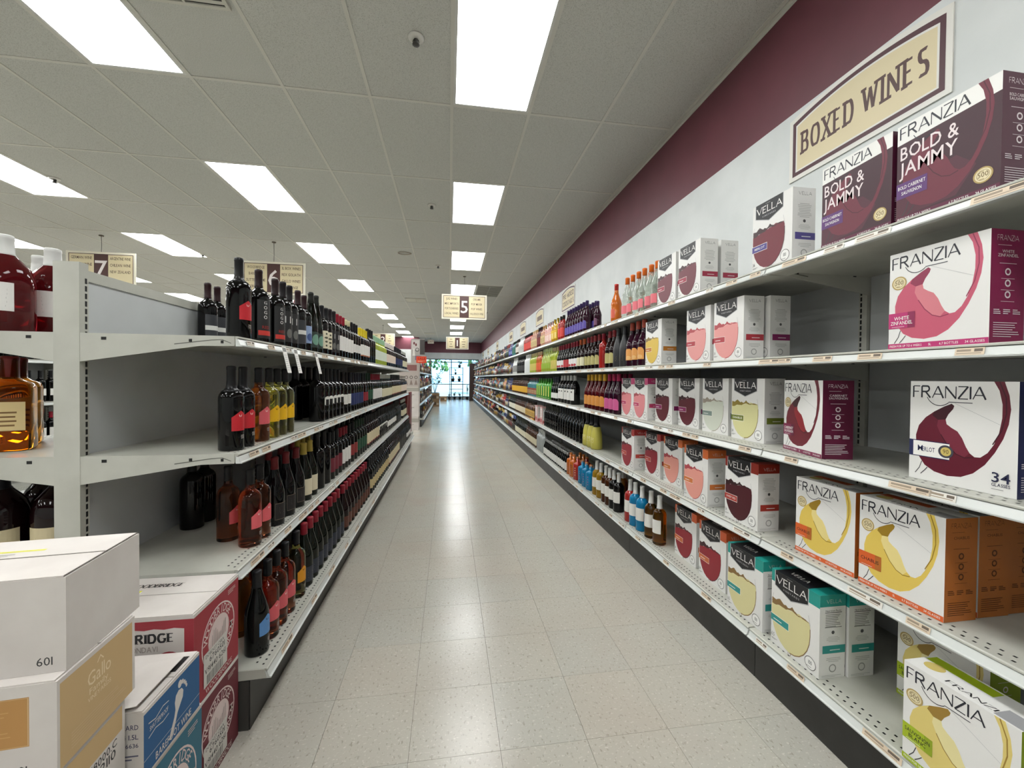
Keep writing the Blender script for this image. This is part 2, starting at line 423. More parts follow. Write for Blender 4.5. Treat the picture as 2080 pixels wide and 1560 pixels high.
# air vents
for (gi, sj), kind in VENTS.items():
    x, y = CX0 + gi * TW, CY0 + sj * TL
    lab = {'supply': 'white ceiling vent with slanted dark louvres in two halves', 'return': 'grey square return-air grille in the ceiling beside the lights', 'slot': 'plain ceiling grille with one dark slot near the windows'}[kind]
    t = thing('ceiling_vent', lab, 'vent', (x, y, 0), 0, 'ceiling vents ' + kind)
    col = C('a3a297', .6) if kind == 'return' else C('d2d0c4', .6)
    MB().box(.012, TW - .012, .012, TL - .012, CEIL + .006, CEIL + .02, M_TILE).build('mounting_panel', t)
    x0, x1, y0, y1 = (.12, TW - .06, .06, .57) if (gi, sj) == (-3, -1) else (.06, TW - .06, TL - .56, TL - .06) if kind == 'supply' else (.03, TW - .03, .05, TL - .05) if kind == 'return' else (.03, TW - .03, .5, .62)
    MB().box(x0, x1, y0, y1, CEIL - .004, CEIL + .006, col, {'b': C('2d2c29', .7)}).build('backing', t)
    n = 14
    for k in range(n):
        yy = y0 + (k + .5) * (y1 - y0) / n
        MB().prism([(yy - .012, CEIL - .004), (yy + .004, CEIL - .010), (yy + .006, CEIL - .008), (yy - .010, CEIL - .002)], x0, x1, col, lambda a, e, b: (e, a, b)).build('louvre', t)
    fr = MB()
    for a in ((x0 - .02, x1 + .02, y0 - .02, y0), (x0 - .02, x1 + .02, y1, y1 + .02), (x0 - .02, x0, y0, y1), (x1, x1 + .02, y0, y1), ((x0 + x1) / 2 - .006, (x0 + x1) / 2 + .006, y0, y1)):
        fr.box(*a, CEIL - .012, CEIL + .005, col)
    fr.build('frame', t)
# sprinkler heads
for k, (u, v) in enumerate([(845, 77), (877, 417), (890, 540), (111, 363), (412, 517)]):
    p = atz(u, v, CEIL)
    t = thing('sprinkler_head', 'small round sprinkler head with white ring in the ceiling', 'sprinkler', (p[0], p[1], CEIL), 0, 'ceiling sprinkler heads')
    MB().lathe([(.048, .004), (.050, -.001), (.044, -.008), (.030, -.010)], 24, C('e6e4dc', .4)).build('escutcheon', t)
    b = MB().lathe([(.012, -.008), (.014, -.030), (.006, -.034)], 12, C('33312d', .4))
    b.lathe([(.003, -.036), (.022, -.040), (.022, -.043), (.004, -.045)], 14, C('33312d', .4)); b.build('nozzle', t)
    MB().tube([(-.014, 0, -.012), (-.018, 0, -.026), (-.004, 0, -.042)], .003, C('55524a', .4)).tube([(.014, 0, -.012), (.018, 0, -.026), (.004, 0, -.042)], .003, C('55524a', .4)).build('arm', t)
# walls
def wall_box(name, x0, x1, y0, y1, z1=CEIL + .03, z0=-.004):
    mb = MB(); mb.box(x0, x1, y0, y1, z0, MB_Z, M_WHITE); mb.box(x0, x1, y0, y1, MB_Z, z1, M_MAROON)
    return struct(name, mb)
wall_box('wall_right', WALLX, WALLX + .1, -4.2, 24.7)
wall_box('wall_left', -13.1, -12.95, -4.2, 24.7)
wall_box('wall_back', -13, WALLX, -4.3, -4.15)
struct('trim_1', MB().box(WALLX - .022, WALLX, -4.1, FARY, CEIL - .002, CEIL + .004, M_TBAR).box(WALLX - .003, WALLX, -4.1, FARY, CEIL - .022, CEIL - .002, M_TBAR))
WX0, WX1, WZ0, WZ1 = -1.45, 1.74, .10, 2.37        # shop window
wf = MB()
wf.box(-1.6, WX0, FARY, FARY + .15, 0, WZ1, M_WHITE).box(WX1, WALLX, FARY, FARY + .15, 0, WZ1, M_WHITE).box(WX0, WX1, FARY, FARY + .15, 0, WZ0, M_WHITE)
wf.box(-1.6, WALLX, FARY, FARY + .15, WZ1, MB_Z, M_WHITE).box(-1.6, WALLX, FARY, FARY + .15, MB_Z, CEIL + .03, M_MAROON)
struct('wall_far', wf)
wall_box('wall_far_jog', -1.75, -1.6, 22.2, 24.65)
wall_box('wall_far_step', -13, -1.6, 22.05, 22.2)
win = struct('window_1', MB().box(WX0, WX1, FARY + .02, FARY + .09, WZ1 - .045, WZ1, C('3a3a3c', .4)).box(WX0, WX1, FARY + .02, FARY + .09, WZ0, WZ0 + .06, C('3a3a3c', .4))
             .box(WX0, WX0 + .045, FARY + .02, FARY + .09, WZ0 + .06, WZ1 - .045, C('3a3a3c', .4)).box(WX1 - .045, WX1, FARY + .02, FARY + .09, WZ0 + .06, WZ1 - .045, C('3a3a3c', .4)))
XM = .13
MB().box(XM - .025, XM + .025, FARY + .02, FARY + .09, WZ0 + .06, WZ1 - .045, C('3a3a3c', .4)).build('mullion', win)
for z in (2.19, .88):
    MB().box(WX0 + .045, XM - .025, FARY + .03, FARY + .08, z - .02, z + .02, C('3a3a3c', .4)).build('transom', win)
    MB().box(XM + .025, WX1 - .045, FARY + .03, FARY + .08, z - .02, z + .02, C('3a3a3c', .4)).build('transom', win)
M_PANE = mat('window_pane', 'ffffff', 0.0, trans=1.0, ior=1.01, spec=.1)
for xa, xb in ((WX0 + .045, XM - .025), (XM + .025, WX1 - .045)):
    for za, zb in ((WZ0 + .06, .86), (.90, 2.17), (2.21, WZ1 - .045)):
        MB().box(xa, xb, FARY + .052, FARY + .058, za, zb, M_PANE).build('pane', win)
# outside
struct('ground_outside', MB().box(-40, 40, FARY + .15, 90, -.2, -.02, noisy('asphalt', 'b9b9b4', 'a5a6a2', 3, .9)))
tag(bpy.data.objects['ground_outside'], kind='structure')
M_LEAF = noisy('tree_leaf', '6f9a55', '3c6a38', 2.5, .7, 4)
M_BARK = C('4a3a2c', .9)
def tree(x, y, h, r, label, seed):
    rn = random.Random(seed); t = thing('tree', label, 'tree', (x, y, -.02), 0)
    MB().lathe([(.16, 0), (.12, h * .35), (.07, h * .7)], 10, M_BARK).build('trunk', t)
    mb = MB()
    for k in range(420):
        a, e, q = rn.uniform(0, 6.283), rn.uniform(-.6, 1.3), r * rn.uniform(.55, 1.0)
        p = Vector((q * math.cos(a) * math.cos(e), q * math.sin(a) * math.cos(e), h * .62 + q * math.sin(e) * 1.1)); s_ = rn.uniform(.12, .26)
        d1 = Vector((rn.uniform(-1, 1), rn.uniform(-1, 1), rn.uniform(-1, 1))).normalized() * s_; d2 = d1.cross(Vector((rn.uniform(-1, 1), .3, rn.uniform(-1, 1)))).normalized() * s_ * .7
        mb.add([p - d1, p + d2, p + d1, p - d2], [[0, 1, 2, 3]], M_LEAF)
    tag(mb.build('foliage', t), kind='stuff')
tree(-1.5, 33, 4.6, 1.7, 'leafy street tree seen through the shop window beside the large plant', 1)
tree(2.6, 31, 4.8, 1.5, 'leafy street tree seen through the shop window behind the black rack', 2)
tree(-6, 40, 6, 2.4, 'wider tree standing across the parking lot outside', 3)

# ------------------------------------------------------------------ shelving hardware
L4 = 1.2192
def sidemap(s, x0=0.0):
    return lambda d, y, z: (x0 + s * d, y, z)
HW = {}
def shelf_mesh(s, dl):                             # deck with a turned-down front and a stiffener underneath; z = 0 is the top
    k = ('shelf', s, dl)
    if k not in HW:
        mb = MB().prism([(.022, 0), (dl - .004, 0), (dl, -.003), (dl, -.007), (dl - .010, -.009), (dl - .010, -.03), (dl - .10, -.034), (dl - .104, -.018), (.022, -.018)], .004, L4 - .004, M_STEEL, sidemap(s))
        HW[k] = mb.mesh('shelf')
    return HW[k]
def rail_mesh(s, dl):                              # slanted price channel
    k = ('rail', s, dl)
    if k not in HW:
        mb = MB().prism([(dl - .009, -.0085), (dl - .002, -.010), (dl + .006, -.029), (dl + .013, -.031), (dl + .012, -.035), (dl - .009, -.035)], .004, L4 - .004, M_RAIL, sidemap(s))
        HW[k] = mb.mesh('price_rail')
    return HW[k]
def hole_mesh(s, dl):
    k = ('hole', s, dl)
    if k not in HW:
        mb = MB()
        for r_ in range(2):
            for j in range(47):
                y = .03 + j * .0246 + (r_ % 2) * .0123; d = dl - .024 - r_ * .026
                mb.add([(s * (d - .0034), y - .004, .0004), (s * (d + .0034), y - .004, .0004), (s * (d + .0034), y + .004, .0004), (s * (d - .0034), y + .004, .0004)], [[0, 1, 2, 3]], M_DARK)
        HW[k] = mb.mesh('slot_holes')
    return HW[k]
def bracket_mesh(s, dl):
    k = ('bracket', s, dl)
    if k not in HW:
        mb = MB().prism([(.036, .000), (dl - .012, .000), (dl - .012, -.034), (dl - .12, -.036), (.036, -.096)], 0, .0035, M_STEEL, sidemap(s))
        mb.prism([(.10, -.012), (.115, -.012), (.115, -.022), (.10, -.022)], -.0006, 0, M_DARK, sidemap(s))
        mb.prism([(dl - .155, -.013), (dl - .145, -.013), (dl - .145, -.023), (dl - .155, -.023)], -.0006, 0, M_DARK, sidemap(s))
        mb.prism([(dl - .055, -.016), (dl - .046, -.016), (dl - .046, -.026), (dl - .055, -.026)], -.0006, 0, M_DARK, sidemap(s))
        mb.prism([(dl - .20, -.030), (dl - .085, -.014), (dl - .05, -.012), (dl - .022, -.024), (dl - .022, -.026), (dl - .052, -.014), (dl - .085, -.0165), (dl - .20, -.033)], -.0005, 0, C('55554e'), sidemap(s))
        HW[k] = mb.mesh('bracket')
    return HW[k]
def upright_mesh(h, both):
    k = ('upr', h, both)
    if k not in HW:
        mb = MB().box(-.0375, .0375, .0, .036, .0, h, M_STEEL)
        z = h - .05
        while z > .3:
            for s in ((1, -1) if both else (-1,)):
                mb.box(s * .0376 - .0003, s * .0376 + .0003, .022, .030, z - .018, z, M_DARK)
            z -= .0254
        HW[k] = mb.mesh('upright')
    return HW[k]
def side_parts(t, s, levels, dl, db, dk, zb=.213, endplate=False):
    for z in levels:
        sh = link('shelf', shelf_mesh(s, dl), t); sh.location.z = z
        link('price_rail', rail_mesh(s, dl), sh); link('slot_holes', hole_mesh(s, dl), sh)
        for y in (.0012, L4 - .0036):
            b = link('bracket', bracket_mesh(s, dl), t); b.location = (0, y, z)
    sh = link('base_deck', shelf_mesh(s, db), t); sh.location.z = zb
    link('price_rail', rail_mesh(s, db), sh); link('slot_holes', hole_mesh(s, db), sh)
    k = ('kick', s, dk)
    if k not in HW: HW[k] = MB().box(*sorted((s * dk, s * (dk - .02))), .0015, L4 - .0015, 0, .178, M_KICK).mesh('kick_plate')
    link('kick_plate', HW[k], t)
WALL_LV, GON_LV, ZB = (1.736, 1.357, .973, .595), (1.396, .984, .573), .213
WX, GX = 1.85, -1.249
y0w = 1.541 - 2 * L4
for k in range(19):
    t = thing('wall_shelving_unit', 'grey enamelled steel shelving bay with five shelves against the white wall', 'shelving', (WX, y0w + k * L4, 0), 0, 'run of steel shelving bays along the wall')
    side_parts(t, -1, WALL_LV, .539, .588, .556)
    link('back_panel', HW.setdefault('wback', MB().box(-.022, -.006, .003, L4 - .003, .16, 1.74, M_PANEL).mesh('back_panel')), t)
    link('upright', upright_mesh(1.76, False), t)
def gondola(x, y0, n, label, grp, left=True, cap=True):
    for k in range(n):
        t = thing('gondola_shelving_unit', label, 'shelving', (x, y0 + k * L4, 0), 0, grp)
        side_parts(t, 1, GON_LV, .519, .615, .559)
        if left: side_parts(t, -1, GON_LV, .519, .615, .559)
        link('back_panel', HW.setdefault('gback', MB().box(-.021, .021, .036, L4, .16, 1.585, M_PANEL).mesh('back_panel')), t)
        link('top_rail', HW.setdefault('gtop', MB().box(-.026, .026, .036, L4, 1.575, 1.612, M_STEEL).mesh('top_rail')), t)
        link('upright', upright_mesh(1.63, True), t)
        if k == 0:
            for s in (1, -1):
                e = MB().box(*sorted((s * .03, s * .555)), -.002, .010, 0, .175, C('3c3b38', .5)).box(*sorted((s * .30, s * .47)), -.010, -.002, .10, .172, M_DARK)
                e.build('base_end_plate', t)
                MB().prism([(.036, 0), (.605, 0), (.612, -.032), (.50, -.036), (.036, -.036)], 0, .003, M_STEEL, sidemap(s)).build('deck_end_cap', t).location.z = ZB
gondola(GX, 1.557, 5, 'grey steel double-sided shelving bay of the gondola behind the wine cases', 'bays of the gondola behind the wine cases')
gondola(GX, 10.62, 6, 'grey steel double-sided shelving bay of the far gondola past the case stack', 'bays of the far gondola')
gondola(-4.42, 1.557, 5, 'grey steel double-sided shelving bay of the gondola under the aisle seven sign', 'bays of the gondola under sign seven', left=False)

# ------------------------------------------------------------------ boxed wine cartons
BLK, WHT = C('15151a', .45), C('ecebe6', .45)
GREY = C('8b8b88', .6)
CARTON = mat('carton_gloss_white', 'e6e5e1', .35)
def fr(w, h): return lambda a, b, e: (a * w - w / 2, -e, b * h)              # front face, facing local -y
def sd(w, d, h): return lambda a, b, e: (w / 2 + e, a * d, b * h)            # side face, facing local +x
def tp(w, d, h): return lambda a, b, e: (a * w - w / 2, b * d, h + e)        # top face
SWOOSH = [(.80, 1.0), (.845, .92), (.872, .80), (.872, .68), (.85, .55), (.81, .44), (.76, .36), (.70, .31), (.65, .305), (.605, .335), (.57, .39), (.535, .465), (.49, .525),
          (.43, .555), (.385, .585), (.375, .63), (.40, .68), (.445, .735), (.455, .765), (.43, .785), (.36, .755), (.26, .70), (.17, .635), (.10, .55), (.07, .45), (.075, .33), (.11, .23), (.17, .155),
          (.27, .105), (.40, .085), (.53, .10), (.64, .155), (.74, .25), (.82, .37), (.885, .50), (.925, .63), (.94, .76), (.925, .88), (.885, 1.0)]
FACET = [(.375, .63), (.385, .585), (.43, .555), (.49, .525), (.535, .465), (.57, .39), (.605, .335), (.56, .29), (.48, .31), (.40, .38), (.33, .48), (.29, .56), (.30, .62)]
FOAM = [(.26, .70), (.36, .755), (.43, .785), (.455, .765), (.445, .735), (.40, .68), (.375, .63), (.30, .62), (.24, .66)]
def franzia(name, wine, dark, light, band, side, lines_, bold=False, merlot=False):
    w, h, d = .237, .288, .108
    A = Art()
    mw, md, ml, mbn = C(wine, .4), C(dark, .4), C(light, .4), C(band, .4)
    if bold:
        A.rect(0, 0, 1, 1, C('3c1a26', .4)); A.poly([(0, .80), (1, .84), (1, 1), (0, 1)], WHT)
        A.poly([(0, .05), (.62, .08), (.8, .3), (.62, .45), (.3, .40), (0, .28)], C('4f2030', .4))
    A.poly(SWOOSH, mw)
    if not bold: A.poly(FACET, ml); A.poly(FOAM, md)
    A.stroke([(.33, .48), (.40, .38), (.48, .31), (.56, .285), (.64, .30)], .009, md)
    A.stroke([(.845, 1.0), (.90, .86), (.905, .72), (.87, .57), (.80, .44)], .010, md)
    A.stroke([(.14, .19), (.115, .12), (.07, .06)], .008, C('3a3a3c')); A.stroke([(.20, .135), (.17, .10), (.13, .06)], .008, C('3a3a3c'))
    A.face('FRANZIA', .035, .83 if not bold else .85, .70, .125, C('23252f', .4), thick=.13, thin=.075, gap=.16)
    A.stroke(arc(.31, .90, .14, .14, 205, 310, 12), .007, C('23252f', .4))
    if not bold:
        A.lines(.40, .74, .795, .812, 1, C('55565c'))
        A.stroke([(.46, .79), (.86, .62)], .0022, C('9a9a9c'))
    if bold:
        A.text('BOLD &', .04, .635, .13, C('e9dcdc', .4), 1, width=.60); A.text('JAMMY', .03, .47, .135, C('e9dcdc', .4), 1, width=.60)
        A.rect(.0, .24, .34, .40, C('5b3270', .4)); A.text('BOLD CABERNET', .02, .335, .034, WHT, 1, width=.30); A.text('SAUVIGNON', .06, .275, .034, WHT, 1, width=.22)
        mx, my = .86, .17
    else: mx, my = .115, .685
    ar = w / h
    if not merlot:
        A.disc(mx, my, .085, C('b39a5e', .35), .085 * ar); A.disc(mx, my, .070, C('e3d7b0', .35), .070 * ar); A.ring(mx, my, .052, .056, C('8c7440'), ar)
        A.text('500', mx, my - .017, .042, C('6d5a2c'), 1, anchor='c'); A.lines(mx - .03, mx + .03, my - .038, my - .026, 1, C('8c7440')); A.lines(mx - .03, mx + .03, my + .03, my + .042, 1, C('8c7440'))
    if not bold and not merlot:
        A.rect(0, .215, .30, .375, mbn); A.rect(.22, .215, .30, .375, C(side, .4))
        for k, ln in enumerate(lines_): A.text(ln, .15, (.30 if len(lines_) > 1 else .28) - .048 * k, .036, (BLK if lines_[0] in ('CHABLIS', 'SAUVIGNON') else WHT), 1, anchor='c', width=min(.25, .034 * len(ln)))
        A.lines(.04, .26, .228, .236, 1, WHT)
        A.rect(0, 0, 1, .055, mbn); A.text('FRESH FOR UP TO 6 WEEKS', .02, .018, .022, WHT, 1, width=.36); A.text('5L', .45, .018, .022, WHT, 1); A.text('6.7 BOTTLES', .56, .018, .022, WHT, 1, width=.18); A.text('34 GLASSES', .80, .018, .022, WHT, 1, width=.17)
    if bold:
        A.rect(0, 0, 1, .055, C('5a1535', .4)); A.text('FRESH FOR UP TO 6 WEEKS', .02, .018, .022, WHT, 1, width=.36); A.text('6.7 BOTTLES', .56, .018, .022, WHT, 1, width=.18); A.text('34 GLASSES', .80, .018, .022, WHT, 1, width=.17)
    if merlot:
        A.rect(0, .235, .045, .40, C('1d2350')); A.rect(.045, .235, .42, .40, C('f1efea')); A.rect(.045, .235, .42, .243, C('1d2350')); A.rect(.045, .392, .42, .40, C('1d2350'))
        A.text('M', .095, .292, .056, C('1d2350'), 1); A.text('ERLOT', .145, .292, .044, C('1d2350'), 1, width=.13)
        A.disc(.385, .317, .075, C('3a3a46'), .075 * ar); A.disc(.385, .317, .052, C('c9b569', .3), .052 * ar); A.text('90', .385, .297, .04, C('6d5a2c'), 1, anchor='c')
        A.text('34', .80, .115, .085, C('1c2040'), 1, width=.15); A.text('GLASSES', .80, .078, .028, C('1c2040'), 1, width=.15); A.lines(.80, .95, .05, .062, 1, GREY)
    S = Art(); ms = C(side, .4) if not merlot else C('1d2350', .4)
    S.rect(0, 0, 1, 1, ms); hi = C('e9dfe2') if not lines_ or lines_[0] not in ('CHABLIS',) else C('5a3010')
    S.face('FRANZIA', .18, .90, .62, .05, hi, thick=.13, thin=.08, gap=.16); S.lines(.2, .8, .86, .868, 1, hi)
    for k, ln in enumerate(lines_ or []): S.text(ln, .5, .795 - .035 * k, .026, hi, 1, anchor='c', width=min(.6, .07 * len(ln)))
    S.lines(.12, .88, .70, .71, 1, hi, centre=True)
    for k, vv in enumerate((.63, .53, .43)):
        S.ring(.5, vv, .05, .085, hi, d / h); S.lines(.2, .8, vv - .062, vv - .055, 1, hi, centre=True)
    for k in range(3): S.lines(.1 + .28 * k, .32 + .28 * k, .26, .31, 3, hi, seed=k)
    S.lines(.1, .9, .06, .20, 7, hi, .3)
    T = Art(); T.rect(.02, .62, .62, .95, mbn); T.disc(.16, .45, .09, C('c9b569'), .09 * w / d); T.face('FRANZIA', .36, .12, .5, .16, BLK, thick=.13, thin=.08, gap=.16)
    T.rect(.78, .05, 1, .5, C('9a9a9c'))
    ms_ = dict(f=CARTON, k=CARTON, t=CARTON, b=CARTON, l=ms, r=ms)
    return dict(name=name, w=w, h=h, d=d, body=MB().box(-w / 2, w / 2, 0, d, 0, h, CARTON, ms_).mesh('carton'),
                front=A.mesh('front_print', fr(w, h)), side=S.mesh('side_print', sd(w, d, h)), top=T.mesh('top_print', tp(w, d, h)))
def wave(u0, u1, v, amp, n, seed):
    rn = random.Random(seed); return [(u0 + (u1 - u0) * k / n, v + amp * (math.sin(k * 1.1 + seed) * .5 + rn.uniform(-.5, .5)) + .03 * math.sin(3.1 * k / n + 1)) for k in range(n + 1)]
def vella(name, wine, dark, band, shoulder=None, word=None, six=False):
    w, h, d = .215, .295, .104
    A = Art(); mw, md, mbn = C(wine, .4), C(dark, .4), C(band, .4); ar = w / h; A.rect(0, 0, 1, 1, CARTON)
    if shoulder: A.rect(0, .84, 1, 1, C(shoulder, .4))
    A.poly([(.07, 1), (.07, .795), (.43, .70), (.79, .795), (.79, 1)], C('b9b9b9', .4)); A.poly([(.085, 1), (.085, .803), (.43, .712), (.775, .803), (.775, 1)], C('17171b', .4))
    A.face('VELLA', .115, .842, .63, .10, WHT, thick=.17, thin=.10, serif=.07, sh=.05, gap=.16); A.text('VINEYARDS', .43, .785, .022, C('c9c9c9'), 0, anchor='c', track=.5, width=.34)
    A.lines(.34, .52, .965, .98, 1, GREY)
    bowl = [(.015, .56)] + [(.42 - .408 * math.cos(R(q)), .43 - .395 * math.sin(R(q))) for q in range(0, 181, 15)] + [(.825, .56)]
    rim = [(.79, .66), (.70, .70), (.14, .70), (.05, .66)]
    A.stroke([(.05, .68), (.015, .56)], .006, C('b5b5b5')); A.stroke([(.79, .68), (.825, .56)], .006, C('b5b5b5'))
    A.poly([(.015, .54)] + bowl[1:-1] + [(.825, .55)] + wave(.80, .03, .575, .02, 16, len(name)), mw)
    A.poly(wave(.02, .82, .60, .035, 18, 3) + wave(.82, .02, .565, .012, 18, 5), md)
    A.stroke([(.826, .52)] + bowl[-2:6:-1], .012, md)
    A.stroke([(.39, .036), (.40, 0)], .008, md); A.stroke([(.45, .036), (.44, 0)], .008, md)
    A.rect(0, .30, .40, .40, C('f3efe8')); A.rect(0, .306, .393, .394, mbn)
    if word: A.text(word, .20, .335, .032, WHT, 1, anchor='c', width=min(.3, .045 * len(word)))
    else: A.lines(.06, .34, .337, .36, 1, WHT)
    A.ring(.84, .115, .098, .108, C('4a4a48'), ar); A.disc(.84, .115, .098, C('efeeea'), .098 * ar); A.text('100', .84, .10, .045, C('2d2d2d'), 1, anchor='c', sx=.8); A.lines(.77, .91, .065, .08, 1, GREY)
    A.text('6.5' if six else '34', .02, .10, .05, C('5a5a5a'), 0, sx=.8); A.lines(.02, .16, .06, .085, 2, GREY)
    S = Art(); S.rect(0, 0, 1, 1, CARTON)
    if shoulder: S.rect(0, .86, 1, 1, C(shoulder, .4))
    ink = C('cfcfcb') if shoulder else C('4c4c4c')
    S.face('VELLA', .26, .90, .56, .045, ink, thick=.17, thin=.1, serif=.07, sh=.05, gap=.16)
    S.lines(.2, .85, .60, .80, 9, C('a8a8a4'), .3, centre=True); S.disc(.52, .55, .06, C('4c4c4c'), .06 * d / h)
    if six:
        S.rect(.2, .60, .85, .83, CARTON); S.text('Nutrition Facts', .22, .80, .022, C('3a3a38'), 1, width=.6); S.lines(.22, .84, .62, .78, 8, C('6a6a66'), .35); S.rect(.2, .785, .85, .792, BLK); S.rect(.2, .61, .85, .616, BLK)
    S.lines(.25, .8, .44, .51, 4, C('b5b5b1'), .3, centre=True)
    S.rect(.12, .30, 1, .395, mbn); S.lines(.3, .9, .335, .355, 1, WHT, centre=True)
    S.lines(.25, .85, .20, .26, 3, C('b0b0ac'), .3, centre=True); S.ring(.52, .12, .10, .14, C('a8a8a4'), d / h); S.lines(.1, .9, .02, .05, 2, C('b5b5b1'), .3)
    T = Art()
    if shoulder: T.rect(0, 0, 1, 1, C(shoulder, .4))
    T.rect(.09, 0, .775, 1, C('17171b', .4)); T.face('VELLA', .24, .3, .36, .22, WHT, thick=.17, thin=.1, gap=.16)
    return dict(name=name, w=w, h=h, d=d, body=MB().box(-w / 2, w / 2, 0, d, 0, h, CARTON).mesh('carton'),
                front=A.mesh('front_print', fr(w, h)), side=S.mesh('side_print', sd(w, d, h)), top=T.mesh('top_print', tp(w, d, h)))
def put_box(D, x, y, z, label, group=None, rz=-90.0, zs=1.0):
    t = thing('boxed_wine_carton', label, 'wine box', (x, y, z + .0008), R(rz), group)
    for n, k in (('carton', 'body'), ('front_print', 'front'), ('side_print', 'side'), ('top_print', 'top')): link(n, D[k], t)
    if zs != 1: t.scale = (1, 1, zs)
    return t
Z1, Z2, Z3, Z4, Z5 = WALL_LV + (ZB,)
FB = franzia('bold', '6b2436', '4a1626', '8a3a44', '5a1535', '4d1630', ['BOLD CABERNET', 'SAUVIGNON'], bold=True)
FZ = franzia('zin', 'c2566e', '8e2f4e', 'd07a84', 'b8306e', '8a2450', ['WHITE', 'ZINFANDEL'])
FCb = franzia('cab', '6a1224', '3c0a16', '8a1a24', '7a2048', '5c1534', ['CABERNET', 'SAUVIGNON'])
FM = franzia('mer', '5e1528', '3a0c1a', '74283a', '1d2350', '1d2350', [], merlot=True)
FCh = franzia('chab', 'dfc25c', '9a7a22', 'e8d68e', 'd5602a', 'b4682a', ['CHABLIS'])
FS = franzia('sauv', 'ddc978', '9a7a32', 'e6dba0', 'a3b81e', '8fa31c', ['SAUVIGNON', 'BLANC'])
Vcab = vella('cab', '6a2433', '3e1420', '9a2440'); Vmer = vella('mer', '6e1c2c', '3a2024', '4a3f86', None, 'MERLOT')
Vcha = vella('cha', 'd9b84c', '8a7136', 'c07a2a'); Vzin = vella('zin', 'e29a96', 'b24a50', 'b03a44')
Vpnk = vella('pnk', 'd9868a', 'a3464e', 'b83a62', 'b8326a'); Vbur = vella('bur', '5a1424', '321016', '84205a')
Vpal = vella('pal', 'cfd3c4', '9a8f80', '7d8e86'); Vyel = vella('yel', 'd6d29a', '8f7c34', '6f7a2a', None, 'CHABLIS')
Vred = vella('red', '8e1f30', '4a1020', 'b8443a', 'a83432'); Vora = vella('ora', 'e39a8c', 'a8424a', 'd0763a', 'cf6a34')
Vswt = vella('swt', '48141e', '2c1016', 'a8382e', '8e2a1e', 'SWEET RED'); Vbas = vella('bas', '8c1b2a', '3a1a1e', 'c66838', 'c8592e')
Vtea = vella('tea', 'd8d09a', '84663a', '2f8f8a', '1f9288', None, True)
g = 'grey-white wine boxes with a crimson band on the top wall shelf'
put_box(Vcab, 1.345, 2.40, Z1, 'white wine box with crimson band on the top wall shelf beside the orange-capped bottles')
put_box(Vcab, 1.345, 2.155, Z1, 'white wine box with crimson band on the top shelf, second from the orange-capped bottles')
put_box(Vcab, 1.475, 2.165, Z1, 'white wine box pushed against the wall behind another crimson-banded one on top')
put_box(Vmer, 1.345, 1.553, Z1, 'white wine box with violet Merlot band on the top wall shelf')
put_box(FB, 1.335, 1.186, Z1, 'dark maroon wine box lettered bold and jammy, next to the violet-banded box')
put_box(FB, 1.335, .935, Z1, 'dark maroon wine box lettered bold and jammy, second from the violet-banded box')
put_box(Vcha, 1.345, 2.555, Z2, 'white wine box with golden wine glass and orange band beside dark bottles')
put_box(Vzin, 1.345, 2.06, Z2, 'white wine box with pink wine glass and red band beside an empty shelf gap')
put_box(Vzin, 1.345, 1.815, Z2, 'white wine box with pink wine glass, in front of a dark red one')
put_box(Vbur, 1.462, 1.792, Z2, 'white wine box with dark red glass half hidden behind a pink one')
put_box(FZ, 1.338, .951, Z2, 'large white and magenta wine box lettered white zinfandel, alone on its shelf')
put_box(Vpnk, 1.375, 3.01, Z3, 'narrow-looking pink wine box with magenta corners beside the pink-labelled bottles')
put_box(Vpnk, 1.365, 2.77, Z3, 'pink wine box with magenta corners between its twin and a dark red one')
put_box(Vbur, 1.405, 2.52, Z3, 'white wine box with dark red glass and magenta band beside the pink boxes')
put_box(Vbur, 1.43, 2.275, Z3, 'white wine box with dark red glass beside the pale grey-green one')
put_box(Vpal, 1.415, 2.005, Z3, 'white wine box with colourless wine glass and grey-green band')
put_box(Vyel, 1.40, 1.745, Z3, 'white wine box with pale yellow wine glass and olive Chablis band')
put_box(FCb, 1.378, 1.418, Z3, 'white wine box with deep red swirl lettered cabernet sauvignon', rz=-103)
put_box(FM, 1.372, .912, Z3, 'large white wine box with deep red swirl lettered merlot, 34 glasses')
put_box(Vred, 1.335, 2.905, Z4, 'red-cornered white wine box standing first along the fourth shelf')
put_box(Vred, 1.395, 2.64, Z4, 'red-cornered white wine box between its twin and an orange-cornered one')
put_box(Vora, 1.40, 2.39, Z4, 'orange-cornered wine box with pink glass beside the red-cornered ones')
put_box(Vora, 1.337, 2.05, Z4, 'orange-cornered wine box with pink glass beside the sweet red box')
put_box(Vswt, 1.342, 1.705, Z4, 'white and brick-red wine box with almost black wine glass lettered sweet red')
put_box(FCh, 1.356, 1.295, Z4, 'white and orange wine box lettered Chablis beside the sweet red box')
put_box(FCh, 1.352, 1.04, Z4, 'white and orange wine box lettered Chablis standing before two more of its kind')
put_box(FCh, 1.474, 1.045, Z4, 'orange-sided wine box in the second row behind a Chablis box')
put_box(FCh, 1.590, 1.05, Z4, 'orange-sided wine box in the rear row, deepest in the shelf')
put_box(Vbas, 1.36, 2.175, Z5, 'orange-cornered dark red wine box beside amber bottles on the bottom shelf')
put_box(Vbas, 1.342, 1.905, Z5, 'orange-cornered dark red wine box beside a teal-cornered one')
put_box(Vtea, 1.29, 1.607, Z5, 'teal-cornered wine box with pale yellow glass next to the orange-cornered ones')
put_box(Vtea, 1.287, 1.342, Z5, 'teal-cornered wine box standing in front of a second teal one')
put_box(Vtea, 1.398, 1.335, Z5, 'teal-cornered wine box in the second row, mostly hidden')
put_box(FS, 1.500, 1.03, Z5, 'white and lime-green wine box standing back in the shade on the bottom shelf')
